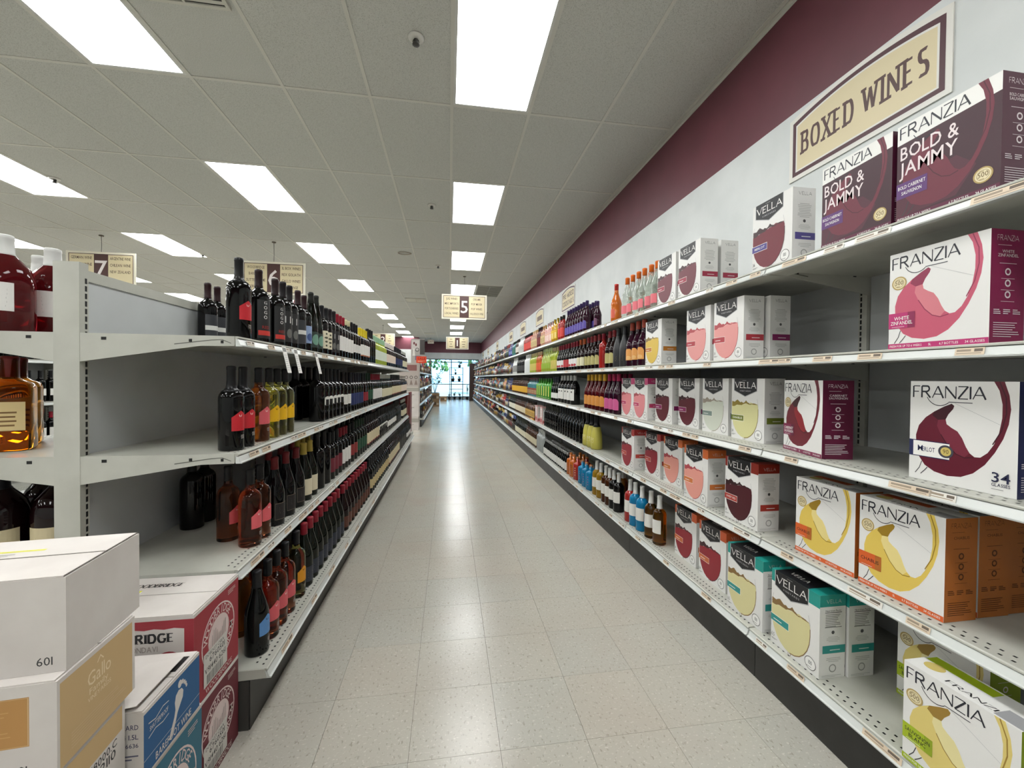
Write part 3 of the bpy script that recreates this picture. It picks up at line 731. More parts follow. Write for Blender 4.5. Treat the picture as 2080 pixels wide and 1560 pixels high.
put_box(FS, 1.262, .83, Z5, 'white and lime-green wine box lettered sauvignon blanc at the shelf edge', zs=.94)

# ------------------------------------------------------------------ shipping cases at the gondola end
def case(name, label, x1, y0, w, d, z0, h, rz=0.0, band=None):      # x1, y0: aisle-side near corner
    t = thing(name, label, 'cardboard box', (x1, y0, z0 + .0006), R(rz))
    body = MB().box(-w, 0, 0, d, 0, h - .003, M_CARD)
    body.build('case_body', t)
    fl = h - .0028
    MB().box(-w + .001, -.004, .001, d * .52 - .001, fl, h, M_CARD).build('top_flap', t)
    MB().box(-w + .001, -.004, d * .52 + .0015, d - .001, fl, h, M_CARD).build('top_flap', t)
    return t, (lambda a, b, e: (a * w - w, -e, b * h)), (lambda a, b, e: (e, a * d, b * h)), (lambda a, b, e: (a * w - w, b * d, h + .0002 + e))
RED1, RED2 = C('9c2f3a', .6), C('6a2530', .6)
def woodbridge(a, col):
    cw = C('e3cfcb', .6)
    a.rect(0, .0, 1, .955, col)
    cx, cy, q = .52, .52, .88
    a.ring(cx, cy, .355, .375, cw, q); a.disc(cx, cy, .245, cw, .245 * q); a.ring(cx, cy, .235, .243, col, q)
    for k, ch in enumerate('WOODBRIDGE'):
        an = R(165 - k * 14.5); ux, vy = cx + .295 * math.cos(an), cy + .295 * q * math.sin(an)
        sub = Art(); sub.text(ch, 0, 0, .085, cw, 1, anchor='c'); ca, sa = math.cos(an - math.pi / 2), math.sin(an - math.pi / 2)
        a.k += 1
        for vs, fs, m, _ in sub.items: a.items.append(([(ux + (p * .9) * ca - (r_ - .04) * sa, vy + (p * .9) * sa + (r_ - .04) * ca) for p, r_ in vs], fs, m, a.k))
    for k, ch in enumerate('MONDAVI'):
        an = R(-8 - k * 16); ux, vy = cx + .295 * math.cos(an), cy + .295 * q * math.sin(an)
        sub = Art(); sub.text(ch, 0, 0, .08, cw, 1, anchor='c'); ca, sa = math.cos(an - math.pi / 2), math.sin(an - math.pi / 2)
        a.k += 1
        for vs, fs, m, _ in sub.items: a.items.append(([(ux + (p * .9) * ca - (r_ - .04) * sa, vy + (p * .9) * sa + (r_ - .04) * ca) for p, r_ in vs], fs, m, a.k))
    for b in range(9):                              # line drawing of a barn inside the seal
        a.rect(cx - .16 + b * .037, cy - .08, cx - .15 + b * .037, cy + .06 + .05 * math.sin(b), C('a8a09a'))
    a.rect(.18, .10, .70, .46, C('d6d2cb'))
    a.text('DOBDGT CSBA', .22, .40, .035, C('3a3a3a'), 0, width=.40); a.text('6760501', .30, .325, .06, C('3a3a3a'), 1, width=.34)
    a.text('V91440 6261', .20, .235, .06, C('3a3a3a'), 1, width=.46); barcode(a, .24, .115, .60, .215, C('4a4a4a'))
    a.lines(.72, .92, .86, .92, 3, cw, .3); a.face('WOODBRIDGE', .22, .03, .60, .055, cw, thick=.16, thin=.1, serif=.06, sh=.05)
RW, RD, RH = .36, .25, .285
for z0, col, lab in ((0, RED2, 'dark red and white wine case on the floor under another red case'), (RH, RED1, 'red and white wine case on top of the pair with a yellow shipping sticker')):
    t, f_, s_, t_ = case('wine_case', lab, -.722, 1.293, RW, RD, z0, RH - .001)
    A = Art(); A.rect(0, .90, 1, .955, RED1); A.poly([(0, .90), (1, .90)] + [(1 - k / 14, .90 - .025 - .012 * (k % 2)) for k in range(15)], RED1); A.rect(.93, 0, 1, .90, RED1)
    A.face('WOODBRIDGE', .22, .735, .63, .09, BLK, thick=.24, thin=.11, serif=.09, sh=.05, gap=.28); A.text('BY ROBERT MONDAVI', .24, .645, .055, C('9a8f88'), 0, width=.50); A.disc(.82, .50, .11, RED1, .11 * RW / RH)
    link('front_print', A.mesh('front_print', f_), t)
    S = Art(); woodbridge(S, col); link('side_print', S.mesh('side_print', s_), t)
    T = Art(); T.face('WOODBRIDGE', .18, .72, .44, .085, C('2a2624'), thick=.19, thin=.09, serif=.07, sh=.04); T.text('HANDLE WITH CARE', .05, .16, .05, C('6a625c'), 1, width=.36)
    if z0:
        T.poly([(.02, .26), (.36, .36), (.35, .62), (.01, .52)], C('e9e7e2')); T.poly([(.27, .30), (.35, .32), (.34, .65), (.25, .62)], C('e3df2c')); T.poly([(.0, .42), (.07, .44), (.06, .58), (.0, .56)], C('9ac43a'))
        T.lines(.09, .25, .40, .58, 6, C('6a6a68'), .4); barcode(T, .03, .28, .12, .36, BLK)
    T.rect(.28, .518, 1, .522, C('4a443e')); link('top_print', T.mesh('top_print', t_), t)
t, f_, s_, t_ = case('wine_case', 'teal-blue wine case on the floor under the blue footprint case', -.694, 1.046, .275, .232, 0, .322)
S = Art(); woodbridge(S, C('2f6a80', .6)); link('side_print', S.mesh('side_print', s_), t)
t, f_, s_, t_ = case('wine_case', 'blue wine case with a white footprint and a half-open flap', -.690, 1.048, .275, .212, .322, .160)
S = Art(); bw = C('dcd6d0', .6); S.rect(0, 0, 1, .93, C('1f5a8c', .6))
S.poly([(.40, .10), (.43, .08), (.47, .12), (.52, .25), (.56, .38), (.61, .46), (.66, .54), (.67, .64), (.64, .70), (.58, .72), (.53, .68), (.51, .58), (.52, .46), (.50, .36), (.45, .24)], bw)
for k, (a, b, r_) in enumerate([(.605, .80, .036), (.655, .795, .022), (.69, .755, .020), (.715, .71, .018), (.73, .66, .016)]): S.disc(a, b, r_, bw, r_ * 1.7)
S.text('SHATTERPROOF', .09, .60, .07, bw, 1, width=.30); S.stroke([(.07, .74), (.18, .70), (.30, .76), (.40, .74)], .014, bw); S.stroke([(.07, .52), (.18, .56), (.30, .52), (.40, .54)], .014, bw)
S.rect(0, .245, 1, .252, bw); S.text('BAREFOOT WINE', .18, .07, .11, bw, 1, width=.64); S.rect(0, 0, 1, .03, M_CARD)
link('side_print', S.mesh('side_print', s_), t)
A = Art(); A.text('CHARD', .80, .74, .07, C('3a3a58'), 1, width=.16); A.text('4 1.5L', .84, .60, .07, C('3a3a58'), 1, width=.12); A.text('0.46636', .80, .48, .06, C('3a3a58'), 1, width=.16); A.lines(.80, .97, .30, .40, 2, C('5a5a70'), .4); link('front_print', A.mesh('front_print', f_), t)
fm = MB().prism([(0, 0), (.10, .012), (.10, .0135), (0, .0015)], 0, .17, M_CARD, lambda a, y, b: (-.105 + a * .9, y, .1602 + b)); fm.box(-.030, -.012, .13, .19, .1601, .1603, M_DARK); fm.build('open_flap_and_shadow', t)  # raised flap, plus a thin dark sheet painting its shadow on the case top
BEIGE, BEIG2 = C('c9ab7c', .7), C('b98a50', .7)
for k, (z0, h, lab, x_, y_, L_, rz_) in enumerate([(.355, .172, 'beige-panelled white wine case printed with large shipping numbers, under two others', -.704, .826, .212, 4.6), (.5275, .1725, 'white wine case with a plain beige panel and pale script lettering', -.702, .853, .212, 4.6),
        (.7005, .1795, 'plain white wine case with black 601 on top of its stack', -.707, .878, .222, 6.4), (.178, .176, 'white wine case hidden low in the stack of beige-panelled cases', -.704, .826, .212, 4.6), (0, .177, 'white wine case on the floor at the bottom of the beige-panelled stack', -.704, .826, .212, 4.6)]):
    t, f_, s_, t_ = case('wine_case', lab, x_, y_, .34, L_, z0, h, rz_)
    A, S, T = Art(), Art(), Art()
    if k == 2:
        A.text('601', .87, .08, .085, C('2d2d2d'), 0, width=.07)
        T.rect(.2, .50, 1, .512, C('3a302a')); T.stroke([(.991, .0), (.991, 1)], .006, C('3a302a')); T.rect(.30, .66, .62, .70, C('d9d65a')); T.rect(.36, .60, .5, .615, GREY); T.rect(.36, .57, .48, .578, GREY)
    else:
        A.rect(.45, .34, .88, .86, BEIG2); A.stroke([(.45, .35), (.875, .35), (.875, .85), (.45, .85)], .004, C('d3b486')); A.text('901' if k else '601', .80, .05, .085, C('2d2d2d'), 0, width=.07)
        A.lines(.5, .82, .42, .76, 8, C('c69a60'), .25)
        S.rect(.03, .0 if k else .62, .96, .93, BEIGE)
        if k:
            pl = C('e6d3ae')
            S.text('Gallo', .34, .60, .16, pl, 0, width=.30); S.text('Family', .36, .50, .07, pl, 0, width=.24); S.text('VINEYARDS', .34, .42, .05, pl, 0, width=.30); S.stroke([(.46, .80), (.50, .86), (.54, .80)], .012, pl); S.lines(.15, .9, .10, .30, 6, C('d3b88c'), .25)
        else:
            S.text('80022448000.C', .16, .50, .09, C('2d2d2d'), 1, width=.72); S.text('606292110', .24, .37, .11, C('2d2d2d'), 1, width=.62); S.text('PA 9086', .40, .13, .11, C('2d2d2d'), 1, width=.40); S.lines(.3, .8, .27, .33, 3, GREY, .4); barcode(S, .5, .01, .8, .11, BLK)
        T.rect(0, .50, 1, .51, C('4a443e'))
    for nm, a_, fn in (('front_print', A, f_), ('side_print', S, s_), ('top_print', T, t_)):
        if a_.items: link(nm, a_.mesh(nm, fn), t)

# ------------------------------------------------------------------ bottles
PROF = {   # outline as (radius / r, z / h)
 'bord': [(.80, 0), (.97, .006), (1, .02), (1, .60), (.985, .635), (.92, .668), (.76, .70), (.55, .722), (.41, .745), (.36, .78), (.345, .84), (.335, .985), (.30, 1)],
 'burg': [(.80, 0), (.97, .006), (1, .02), (1, .44), (.97, .49), (.88, .55), (.74, .62), (.58, .69), (.45, .76), (.385, .82), (.36, .88), (.35, .985), (.32, 1)],
 'hock': [(.80, 0), (.97, .006), (1, .02), (1, .42), (.96, .50), (.82, .60), (.62, .72), (.46, .82), (.38, .90), (.36, .985), (.33, 1)],
 'pop': [(.80, 0), (.96, .008), (1, .02), (1, .20), (.97, .22), (.97, .42), (1, .45), (.98, .50), (.86, .57), (.68, .64), (.52, .70), (.42, .76), (.37, .84), (.36, .985), (.33, 1)],
 'round': [(.80, 0), (.97, .006), (1, .02), (1, .62), (.97, .67), (.80, .72), (.52, .755), (.38, .79), (.36, .98), (.33, 1)],
 'bell': [(.84, 0), (1, .02), (.96, .25), (.86, .48), (.66, .64), (.46, .72), (.37, .78), (.36, .985), (.33, 1)],
 'flask': [(.90, 0), (1, .02), (1, .66), (.90, .71), (.55, .745), (.36, .77), (.34, .98), (.31, 1)],
 'jug': [(.84, 0), (1, .02), (1, .50), (.97, .58), (.84, .67), (.60, .74), (.42, .79), (.33, .82), (.30, .98), (.27, 1)],
 'beer': [(.84, 0), (1, .02), (1, .52), (.88, .62), (.58, .72), (.42, .80), (.38, .985), (.34, 1)],
}
def prof(kind, r, h): return [(a * r, b * h) for a, b in PROF[kind]]
def rad_at(kind, r, h, z):
    p = prof(kind, r, h)
    for (r0, z0), (r1, z1) in zip(p, p[1:]):
        if z0 <= z <= z1: return r0 + (r1 - r0) * (z - z0) / max(z1 - z0, 1e-9)
    return p[-1][0]
class BT:
    def __init__(s, desc, kind, r, h, glass, cap='1a1a1c', capz=.80, lab=None, seg=24, sup=0, nm='wine_bottle', cat='wine bottle'):
        s.desc, s.kind, s.r, s.h, s.nm, s.cat = desc, kind, r, h, nm, cat
        sup = 5 if kind == 'flask' else sup
        P = prof(kind, r, h)
        s.body = MB().lathe([p for p in P if p[1] <= h * .985], seg, GL[glass], sup=sup).mesh('glass')
        zc = capz * h; mc = mat('cap_' + cap, cap, .32, spec=.28)
        ring = [zc] + [z for _, z in P if zc + .002 < z < h * .94] + [h * .955]
        cp = [((rad_at(kind, r, h, z) if not sup else r * .36) + .0010, z) for z in ring]; rc = cp[-1][0]
        s.cap = MB().lathe([(cp[0][0] - .0006, zc - .0005)] + cp + [(rc + .0008, h * .96), (rc + .0008, h * .992), (rc - .002, h + .001), (.002, h + .0015)], 18, mc).mesh('capsule')
        s.lab = None
        if lab: s.lab = s.label(lab, sup)
    def label(s, L, sup):
        rr = s.r + .0005
        if sup:
            fn = lambda u, z, e: (u * s.r * .86, -(s.r + .0004 + e), z * s.h)
        else:
            fn = lambda u, z, e: ((rr + e) * math.sin(u * 1.05), -(rr + e) * math.cos(u * 1.05), z * s.h)
        A = Art(); z0, z1 = L.get('z', (.18, .52)); n = 14
        def strip(f0, f1, u0, u1, col):
            A.k += 1; vs = []
            for k in range(n + 1):
                u = u0 + (u1 - u0) * k / n; vs += [(u, f0(u)), (u, f1(u))]
            A.tris(vs, [[2 * k, 2 * k + 2, 2 * k + 3, 2 * k + 1] for k in range(n)], C(col, .5))
        wd = L.get('w', 1.0)
        for it in L.get('s', []):
            t = it[0]
            if t == 'r': strip(lambda u, a=it[2]: a, lambda u, a=it[3]: a, -it[4] if len(it) > 4 else -wd, it[4] if len(it) > 4 else wd, it[1])
            elif t == 'house': strip(lambda u: it[2], lambda u: it[4] - (it[4] - it[3]) * abs(u - .12) / .74, -.62, .62, it[1])
            elif t == 'oval': strip(lambda u: (it[2] + it[3]) / 2 - (it[3] - it[2]) / 2 * math.sqrt(max(0, 1 - (u / it[4]) ** 2)), lambda u: (it[2] + it[3]) / 2 + (it[3] - it[2]) / 2 * math.sqrt(max(0, 1 - (u / it[4]) ** 2)), -it[4], it[4], it[1])
            elif t == 'arch': strip(lambda u: it[2], lambda u: it[3] - (it[3] - it[2]) * .28 * (u / it[4]) ** 4, -it[4], it[4], it[1])
            elif t == 't': A.text(it[1], it[2], it[3], it[4], C(it[5], .5), it[6] if len(it) > 6 else 1, anchor='c', width=it[7] if len(it) > 7 else None, sx=s.h / (s.r * 1.05) )
            elif t == 'v':
                for k, ch in enumerate(it[1]): A.text(ch, it[2], it[3] - k * it[4] * 1.45, it[4], C(it[5], .5), 1, anchor='c', sx=s.h / (s.r * 1.05))
            elif t == 'l': A.lines(it[2], it[3], it[4], it[5], it[6], C(it[1], .6), .4, seed=3, centre=True)
            elif t == 'eyes':
                for q in (-1, 1): A.stroke([(it[2] + q * .03, it[3]), (it[2] + q * .09, it[3] + .006), (it[2] + q * .13, it[3] + .022)], .016, C(it[1]))
        return A.mesh('label', fn)
    def put(s, x, y, z, rz, label, group):
        t = thing(s.nm, label, s.cat, (x, y, z + .0006), R(rz + random.uniform(-5, 5)), group)
        link('glass', s.body, t); link('capsule', s.cap, t)
        if s.lab: link('label', s.lab, t)
        return t
def RL(base, *ink, z=(.16, .50), w=.95, lines=4, top=None):          # plain rectangular label with a few lines of print
    a, b = z; q = [('r', base, a, b, w)]
    if top: q.append(('r', top, b - (b - a) * .22, b, w))
    if ink: q.append(('l', ink[0], -w * .7, w * .7, a + (b - a) * .15, a + (b - a) * .75, lines))
    if len(ink) > 1: q.append(('r', ink[1], a, a + (b - a) * .1, w))
    return dict(s=q)
def house(col, eye='f0d8d0', txt='3a1010'):
    return dict(s=[('house', col, .235, .395, .475), ('eyes', eye, .08, .405), ('l', txt, -.30, .30, .255, .275, 1), ('l', 'b0a8a0', .05, .55, .14, .19, 3), ('r', 'd0d0cc', .10, .17, 0.0)][:4])
B = {}
def bt(key, *a, **k): B[key] = BT(*a, **k)
MR, MH = .0410, .308
# --- wine on the gondola
bt('wr', 'dark wine bottle with red house-shaped label', 'bord', MR, MH, 'black', '131315', .70, house('c4202c'))
bt('wp', 'rose wine bottle with pink house-shaped label', 'bord', MR, MH, 'rose', '17171a', .80, house('dd5f66'))
bt('wy', 'white wine bottle with yellow house-shaped label', 'bord', MR, MH, 'straw', '17171a', .80, house('e9b511', '3a2a08'))
bt('wo', 'white wine bottle with orange house-shaped label', 'bord', MR, MH, 'straw', '17171a', .80, house('e59a1c', '3a2a08'))
bt('wb', 'sloping black wine bottle with blue house-shaped label', 'burg', .0415, .308, 'black', '1d1d20', .80, house('5b8fc9', '20304a'))
bt('am', 'amber wine bottle with dark capsule', 'bord', MR, MH, 'amber', '17171a', .80, None)
bt('go', 'dark wine bottle with vertical white letters and red band', 'bord', .0405, .307, 'black', '241416', .76, dict(s=[('r', '1b1b1c', .06, .58, .8), ('v', 'GOGO', -.05, .52, .045, 'e8e8e4'), ('t', 'RED', .0, .19, .04, '9c2620'), ('r', 'c8352c', .10, .165, .7), ('l', '6a1a16', -.4, .4, .125, .14, 1)]))
bt('nn', 'dark wine bottle with pale script on black label', 'bord', .040, .312, 'black', '1a1518', .76, dict(s=[('r', '1e1e20', .08, .55, .9), ('t', 'N', -.2, .37, .10, 'd8d8d4'), ('l', 'b8b8b4', .0, .5, .39, .42, 1), ('oval', '6a6a66', .14, .28, .35)]))
bt('gy', 'dark wine bottle with grey label and white strip', 'bord', .040, .312, 'black', '2a1418', .76, dict(s=[('r', '34363a', .10, .50, .9), ('r', 'd9d9d4', .26, .33, .9), ('l', '5a5a58', -.5, .5, .285, .305, 1)]))
bt('bl', 'dark wine bottle with pale blue picture label', 'bord', .039, .305, 'black', '2a1418', .76, dict(s=[('r', '8fa3c6', .14, .45, .9), ('oval', '3e5486', .18, .32, .5)]))
bt('hk', 'slim tapering dark wine bottle with green picture label', 'hock', .039, .345, 'green', '1e201c', .82, dict(s=[('r', '2a3a34', .08, .34, .9), ('oval', '6f9a86', .12, .30, .6)]))
bt('lf', 'dark wine bottle with cream leaf-patterned label', 'bord', .039, .305, 'black', '17171a', .74, dict(s=[('r', 'ded6bb', .12, .48, .95)] + [('oval', '4a4a38', .16 + .08 * k, .20 + .08 * k, .2 + .1 * (k % 3)) for k in range(4)]))
bt('wl', 'dark wine bottle with plain white label', 'bord', .040, .305, 'black', '8a1a2c', .80, RL('e6e4de', '6a6a66'))
bt('wk', 'dark wine bottle with white label and black capsule', 'bord', .040, .305, 'black', '151517', .78, RL('e6e4de', '6a6a66', z=(.20, .42)))
bt('wc', 'dark wine bottle with white label and cream cap', 'bord', .040, .300, 'green', 'd9d2a8', .86, RL('e8e6e0', '6a6a66'))
bt('yc', 'wine bottle with yellow capsule and white label', 'bord', .040, .300, 'black', 'd8c02a', .76, RL('ecebe4', '6a4a38', 'a8623a'))
bt('gr', 'pale green wine bottle with light label', 'bord', .041, .300, 'lime', '9ac0a0', .80, RL('dfe8d8', '7a9a7a'))
bt('rs', 'blush wine bottle with cream label', 'bord', .040, .300, 'wine', 'e0d8d2', .80, RL('ead8c8', '8a6a5a'))
bt('dv', 'large dark wine bottle with white curved dog-ear label', 'bord', .044, .325, 'black', '121214', .74, dict(s=[('oval', 'e6e4dc', .27, .46, .62), ('r', '0c0c0e', .27, .40, .30), ('l', '6a6a7a', -.5, .5, .15, .20, 2)]))
bt('mx', 'large dark wine bottle with white torn-edge label', 'bord', MR, MH, 'black', '1a1416', .76, dict(s=[('house', 'e4e2da', .22, .46, .46), ('l', '4a4a48', -.4, .4, .36, .44, 3)]))
bt('nv', 'dark wine bottle with navy blue label', 'bord', .0405, .308, 'black', '151520', .76, RL('26315f', 'a8b0cc', z=(.16, .46)))
bt('rl', 'dark wine bottle with red label', 'bord', .0405, .308, 'wine', '151517', .76, RL('8e2230', 'd8b8b8', z=(.18, .44)))
bt('cr', 'wine bottle with cream label and white cap', 'bord', .042, .305, 'green', 'cfd2cc', .84, RL('ddd6b6', '7a7250', z=(.14, .46)))
bt('bu', 'dark sloping wine bottle with red capsule and framed black label', 'burg', .0425, .310, 'black', '6e1c22', .82, dict(s=[('r', '8a7a6a', .09, .33, .72), ('r', '171214', .095, .325, .70), ('l', 'b0a494', -.35, .35, .18, .28, 4)]))
bt('gc', 'dark sloping wine bottle with gold capsule and cream label', 'burg', .043, .315, 'green', 'c0a94e', .80, RL('ddd2b4', '8a7c5e', z=(.10, .38)))
bt('mr', 'dark wine bottle with maroon label', 'bord', .041, .310, 'black', '17171a', .78, RL('6e1f2e', 'a8606a', z=(.16, .46)))
bt('gn', 'dark wine bottle with dark green label', 'bord', .042, .310, 'green', '14301e', .80, RL('1e4a34', '8ab09a', z=(.18, .48)))
bt('rd', 'dark wine bottle with brick red label', 'bord', .042, .310, 'black', '17171a', .80, RL('8a2e2e', 'd8a8a0', z=(.18, .46)))
bt('cd', 'wine bottle with cream label and dark red foot', 'bord', .043, .310, 'wine', '1a1a1c', .80, RL('ddd0ac', '8a7a56', '7a1e22', z=(.12, .48)))
bt('bk', 'large plain black wine bottle', 'bord', .045, .335, 'black', '131315', .76, None)
bt('bg', 'dark sloping wine bottle with cherry red capsule', 'burg', .0425, .310, 'green', '8a1f2e', .82, dict(s=[('r', '2a2f3c', .08, .32, .8), ('l', '9aa0b0', -.4, .4, .14, .26, 3)]))
bt('br', 'dark sloping wine bottle with cherry red capsule and brown label', 'burg', .0425, .305, 'wine', '8a1f2e', .82, dict(s=[('r', '5a3226', .08, .32, .8), ('l', 'c0a080', -.4, .4, .14, .26, 3)]))
bt('cl', 'dark wine bottle with buff label and black capsule', 'bord', .0405, .308, 'black', '17171a', .78, RL('cdb987', '6a5a38', z=(.16, .42)))
bt('ju', 'big red wine jug bottle with white screw cap', 'jug', .075, .350, 'ruby', 'd4d4d0', .80, dict(s=[('r', 'e0ddd8', .22, .50, .45), ('l', '8a8a86', -.3, .3, .26, .46, 5)]))
bt('jr', 'big dark red wine jug bottle with cream label', 'jug', .075, .350, 'wine', '1a1a1e', .80, RL('cdbf9a', '7a6a4a', z=(.14, .42)))
bt('ja', 'big amber bottle with buff label and red cap', 'flask', .060, .335, 'amber', '7a2a26', .78, RL('d8c08a', '7a5a30', z=(.22, .52)))
bt('wt', 'clear wine bottle with white label and white capsule', 'bord', .042, .31, 'straw', 'd9dad4', .74, RL('ecece6', '8a8a86', z=(.16, .48)))
# --- bottles along the wall
K = dict(nm='bottle', cat='bottle')
PP = dict(z=(.12, .42))
bt('oc', 'clear sparkling wine bottle with orange cap and pink label', 'pop', .044, .315, 'clear', 'd86a24', .84, dict(s=[('r', 'e0707a', .10, .30, .6), ('l', 'f0d8c8', -.4, .4, .14, .28, 4)]), **K)
bt('oa', 'orange sparkling wine bottle with red cap', 'pop', .044, .315, 'orange', 'b8322a', .84, dict(s=[('arch', 'cf5a44', .10, .34, .6)]), **K)
bt('pu', 'dark purple wine bottle with violet label and cap', 'pop', .044, .315, 'plum', '3b2c58', .84, dict(s=[('arch', '5a4aa0', .10, .36, .7), ('l', 'c8c0e8', -.4, .4, .2, .3, 2)]), **K)
bt('ps', 'small purple wine bottle with violet cap', 'pop', .036, .25, 'plum', '3b2c58', .84, dict(s=[('arch', '6a3a5a', .10, .36, .7)]), **K)
bt('fr', 'red mixer bottle with dark cap', 'round', .042, .295, 'red', '2a2a2a', .84, RL('d8423a', 'f0d0c0', z=(.12, .48)), **K)
bt('fy', 'golden yellow mixer bottle with olive cap', 'flask', .042, .300, 'yellow', '6a6a2a', .84, RL('e0b82a', 'fff0c0', z=(.12, .5)), **K)
bt('fp', 'pale pink mixer bottle with grey cap', 'flask', .044, .295, 'pink', '77777a', .84, RL('e8b8a8', 'ffffff', z=(.1, .52)), **K)
bt('fo', 'peach coloured mixer bottle with gold cap', 'flask', .040, .290, 'peach', 'a88a3a', .84, RL('d8c08a', '8a6a3a', z=(.12, .5)), **K)
bt('fd', 'deep red liqueur bottle with dark cap', 'round', .040, .300, 'ruby', '2a1a1a', .84, RL('7a1f24', 'd8b0a0', z=(.12, .48)), **K)
bt('fb', 'brown liqueur bottle with white label', 'round', .042, .300, 'brown', '2a2522', .84, RL('dcd6cc', '6a4a3a', z=(.14, .5)), **K)
bt('fw', 'white liqueur bottle with grey label', 'flask', .042, .300, 'white', '4a4a4a', .84, RL('c8c8c4', '6a6a68', z=(.14, .5)), **K)
bt('fg', 'green liqueur bottle with dark cap', 'round', .040, .290, 'teal', '20302a', .84, RL('2f6a5a', 'c0d8c8', z=(.14, .5)), **K)
bt('fv', 'blue liqueur bottle with navy cap', 'flask', .040, .280, 'violet', '20203a', .84, RL('3a4a9a', 'd0d8f0', z=(.14, .5)), **K)
bt('pa', 'dark fruit wine bottle with peach arched label', 'pop', .047, .330, 'plum', '9c3f2e', .82, dict(s=[('arch', 'd9964a', .14, .40, .72), ('l', 'f0e0c8', -.5, .5, .27, .31, 1), ('oval', 'e0b070', .15, .24, .5)]), **K)
bt('dk', 'matte charcoal sparkling bottle with gold print', 'burg', .044, .320, 'matte', '2a2a2c', .80, dict(s=[('l', 'c8a860', -.6, .6, .16, .30, 4)]), **K)
bt('ol', 'dark fruit wine bottle with olive-green label', 'pop', .044, .315, 'wine', '8a2a30', .82, dict(s=[('arch', 'b0a76a', .12, .40, .75), ('l', 'e0dcc0', -.5, .5, .24, .30, 1)]), **K)
bt('oo', 'dark fruit wine bottle with olive label and orange cap', 'pop', .044, .315, 'wine', 'b85a30', .82, dict(s=[('r', 'd8d2b0', .12, .40, .8), ('l', '8a8a5a', -.5, .5, .2, .34, 3)]), **K)
bt('rw', 'dark bottle with white label and red cherries', 'pop', .042, .310, 'black', '8a2032', .82, dict(s=[('r', 'e8e4e2', .12, .40, .85), ('oval', 'b02a34', .13, .22, .55)]), **K)
bt('rr', 'dark bottle with bright red label and red cap', 'pop', .042, .310, 'black', '8a2032', .82, dict(s=[('r', 'b8343a', .12, .40, .85), ('l', 'f0c8c8', -.5, .5, .2, .34, 2)]), **K)
bt('rt', 'clear red wine bottle without label', 'round', .044, .310, 'red', '8a2032', .84, None, **K)
bt('lm', 'lime margarita bottle with pale cap', 'bell', .052, .330, 'lime', 'c8d8a0', .86, dict(s=[('oval', '8fae2a', .12, .36, .7), ('l', 'e8f0c0', -.4, .4, .2, .28, 2)]), **K)
bt('lo', 'orange cocktail bottle with pale cap', 'round', .044, .310, 'orange', 'd8b890', .84, RL('d85a2a', 'f8e0c0', z=(.1, .46)), **K)
bt('ly', 'olive-yellow cocktail bottle with cream label', 'round', .044, .310, 'lime', 'c8b888', .84, RL('c8b85a', '7a6a2a', z=(.1, .46)), **K)
bt('wb2', 'tall white spirit bottle', 'round', .040, .320, 'white', 'e4e4e2', .84, None, **K)
bt('sk', 'white patterned spirit bottle', 'bell', .045, .330, 'white', 'c8c8c4', .84, RL('8a8a88', '2a2a2a', z=(.1, .5)), **K)
bt('bb', 'glossy black spirit bottle', 'round', .044, .315, 'black', '1a1a1c', .84, RL('2a2a2c', '8a8a8a', z=(.14, .46)), **K)
bt('pk', 'dark pink fruit wine bottle with pink arched label', 'pop', .047, .330, 'plum', '9a2048', .82, dict(s=[('arch', 'c4568a', .10, .38, .75), ('l', 'f0d0e0', -.5, .5, .25, .30, 1)]), **K)
bt('po', 'dark fruit wine bottle with orange arched label and yellow cap', 'pop', .047, .330, 'ruby', 'c99a2c', .82, dict(s=[('arch', 'cf8a3e', .12, .40, .75), ('l', 'f0e0c8', -.5, .5, .26, .31, 1)]), **K)
bt('bw', 'black wine jug with tall white label', 'jug', .055, .325, 'black', 'b8b8b4', .82, dict(s=[('r', 'e8e6e0', .14, .52, .62), ('oval', '3a3a38', .40, .46, .2), ('l', '8a8a86', -.4, .4, .2, .36, 3)]), **K)
bt('sp', 'dark sloping sparkling bottle with white label', 'burg', .044, .310, 'green', '20222a', .78, RL('e4e6de', '6a7a8a', z=(.12, .34)), **K)
bt('kg', 'bright green flat schnapps bottle', 'flask', .052, .290, 'kelly', '203820', .84, dict(s=[('r', 'd8d86a', .14, .62, .22), ('l', '9ad070', -.8, .8, .05, .10, 1)]), **K)
bt('ks', 'green schnapps bottle with red picture label', 'flask', .040, .290, 'teal', '6a2020', .84, RL('8a3a2a', 'c8d8a0', z=(.12, .46)), **K)
bt('gd', 'brown bottle with yellow label and dark cap', 'round', .040, .300, 'brown', '2a241c', .84, RL('d9a62a', '6a4a10', z=(.12, .48)), **K)
bt('nb', 'dark blue bottle with orange label', 'flask', .040, .300, 'navy', 'a86a3a', .84, RL('b8643a', '2a2a5a', z=(.10, .30)), **K)
bt('lc', 'frosted lemon cream bottle with black neck', 'bell', .056, .320, 'lemon', '17171a', .66, dict(s=[('l', 'f0ead0', -.5, .5, .20, .36, 4)]), **K)
bt('bc', 'glossy black sparkling bottle with faint print', 'burg', .048, .320, 'black', '1a1a1c', .78, dict(s=[('l', '8a8a88', -.4, .4, .12, .22, 3)]), **K)
bt('bs', 'black liqueur bottle with small white print', 'round', .042, .300, 'black', '2f3028', .80, dict(s=[('l', 'd0d0cc', -.5, .5, .24, .40, 3)]), **K)
bt('ba', 'amber whiskey bottle with gold label', 'flask', .042, .290, 'amber', '2a241c', .84, RL('c8a050', '3a2a14', z=(.14, .5)), **K)
bt('wh', 'brown whiskey bottle with cream label', 'round', .042, .290, 'brown', '2a2420', .84, RL('d8cdb0', '4a3a2a', z=(.14, .5)), **K)
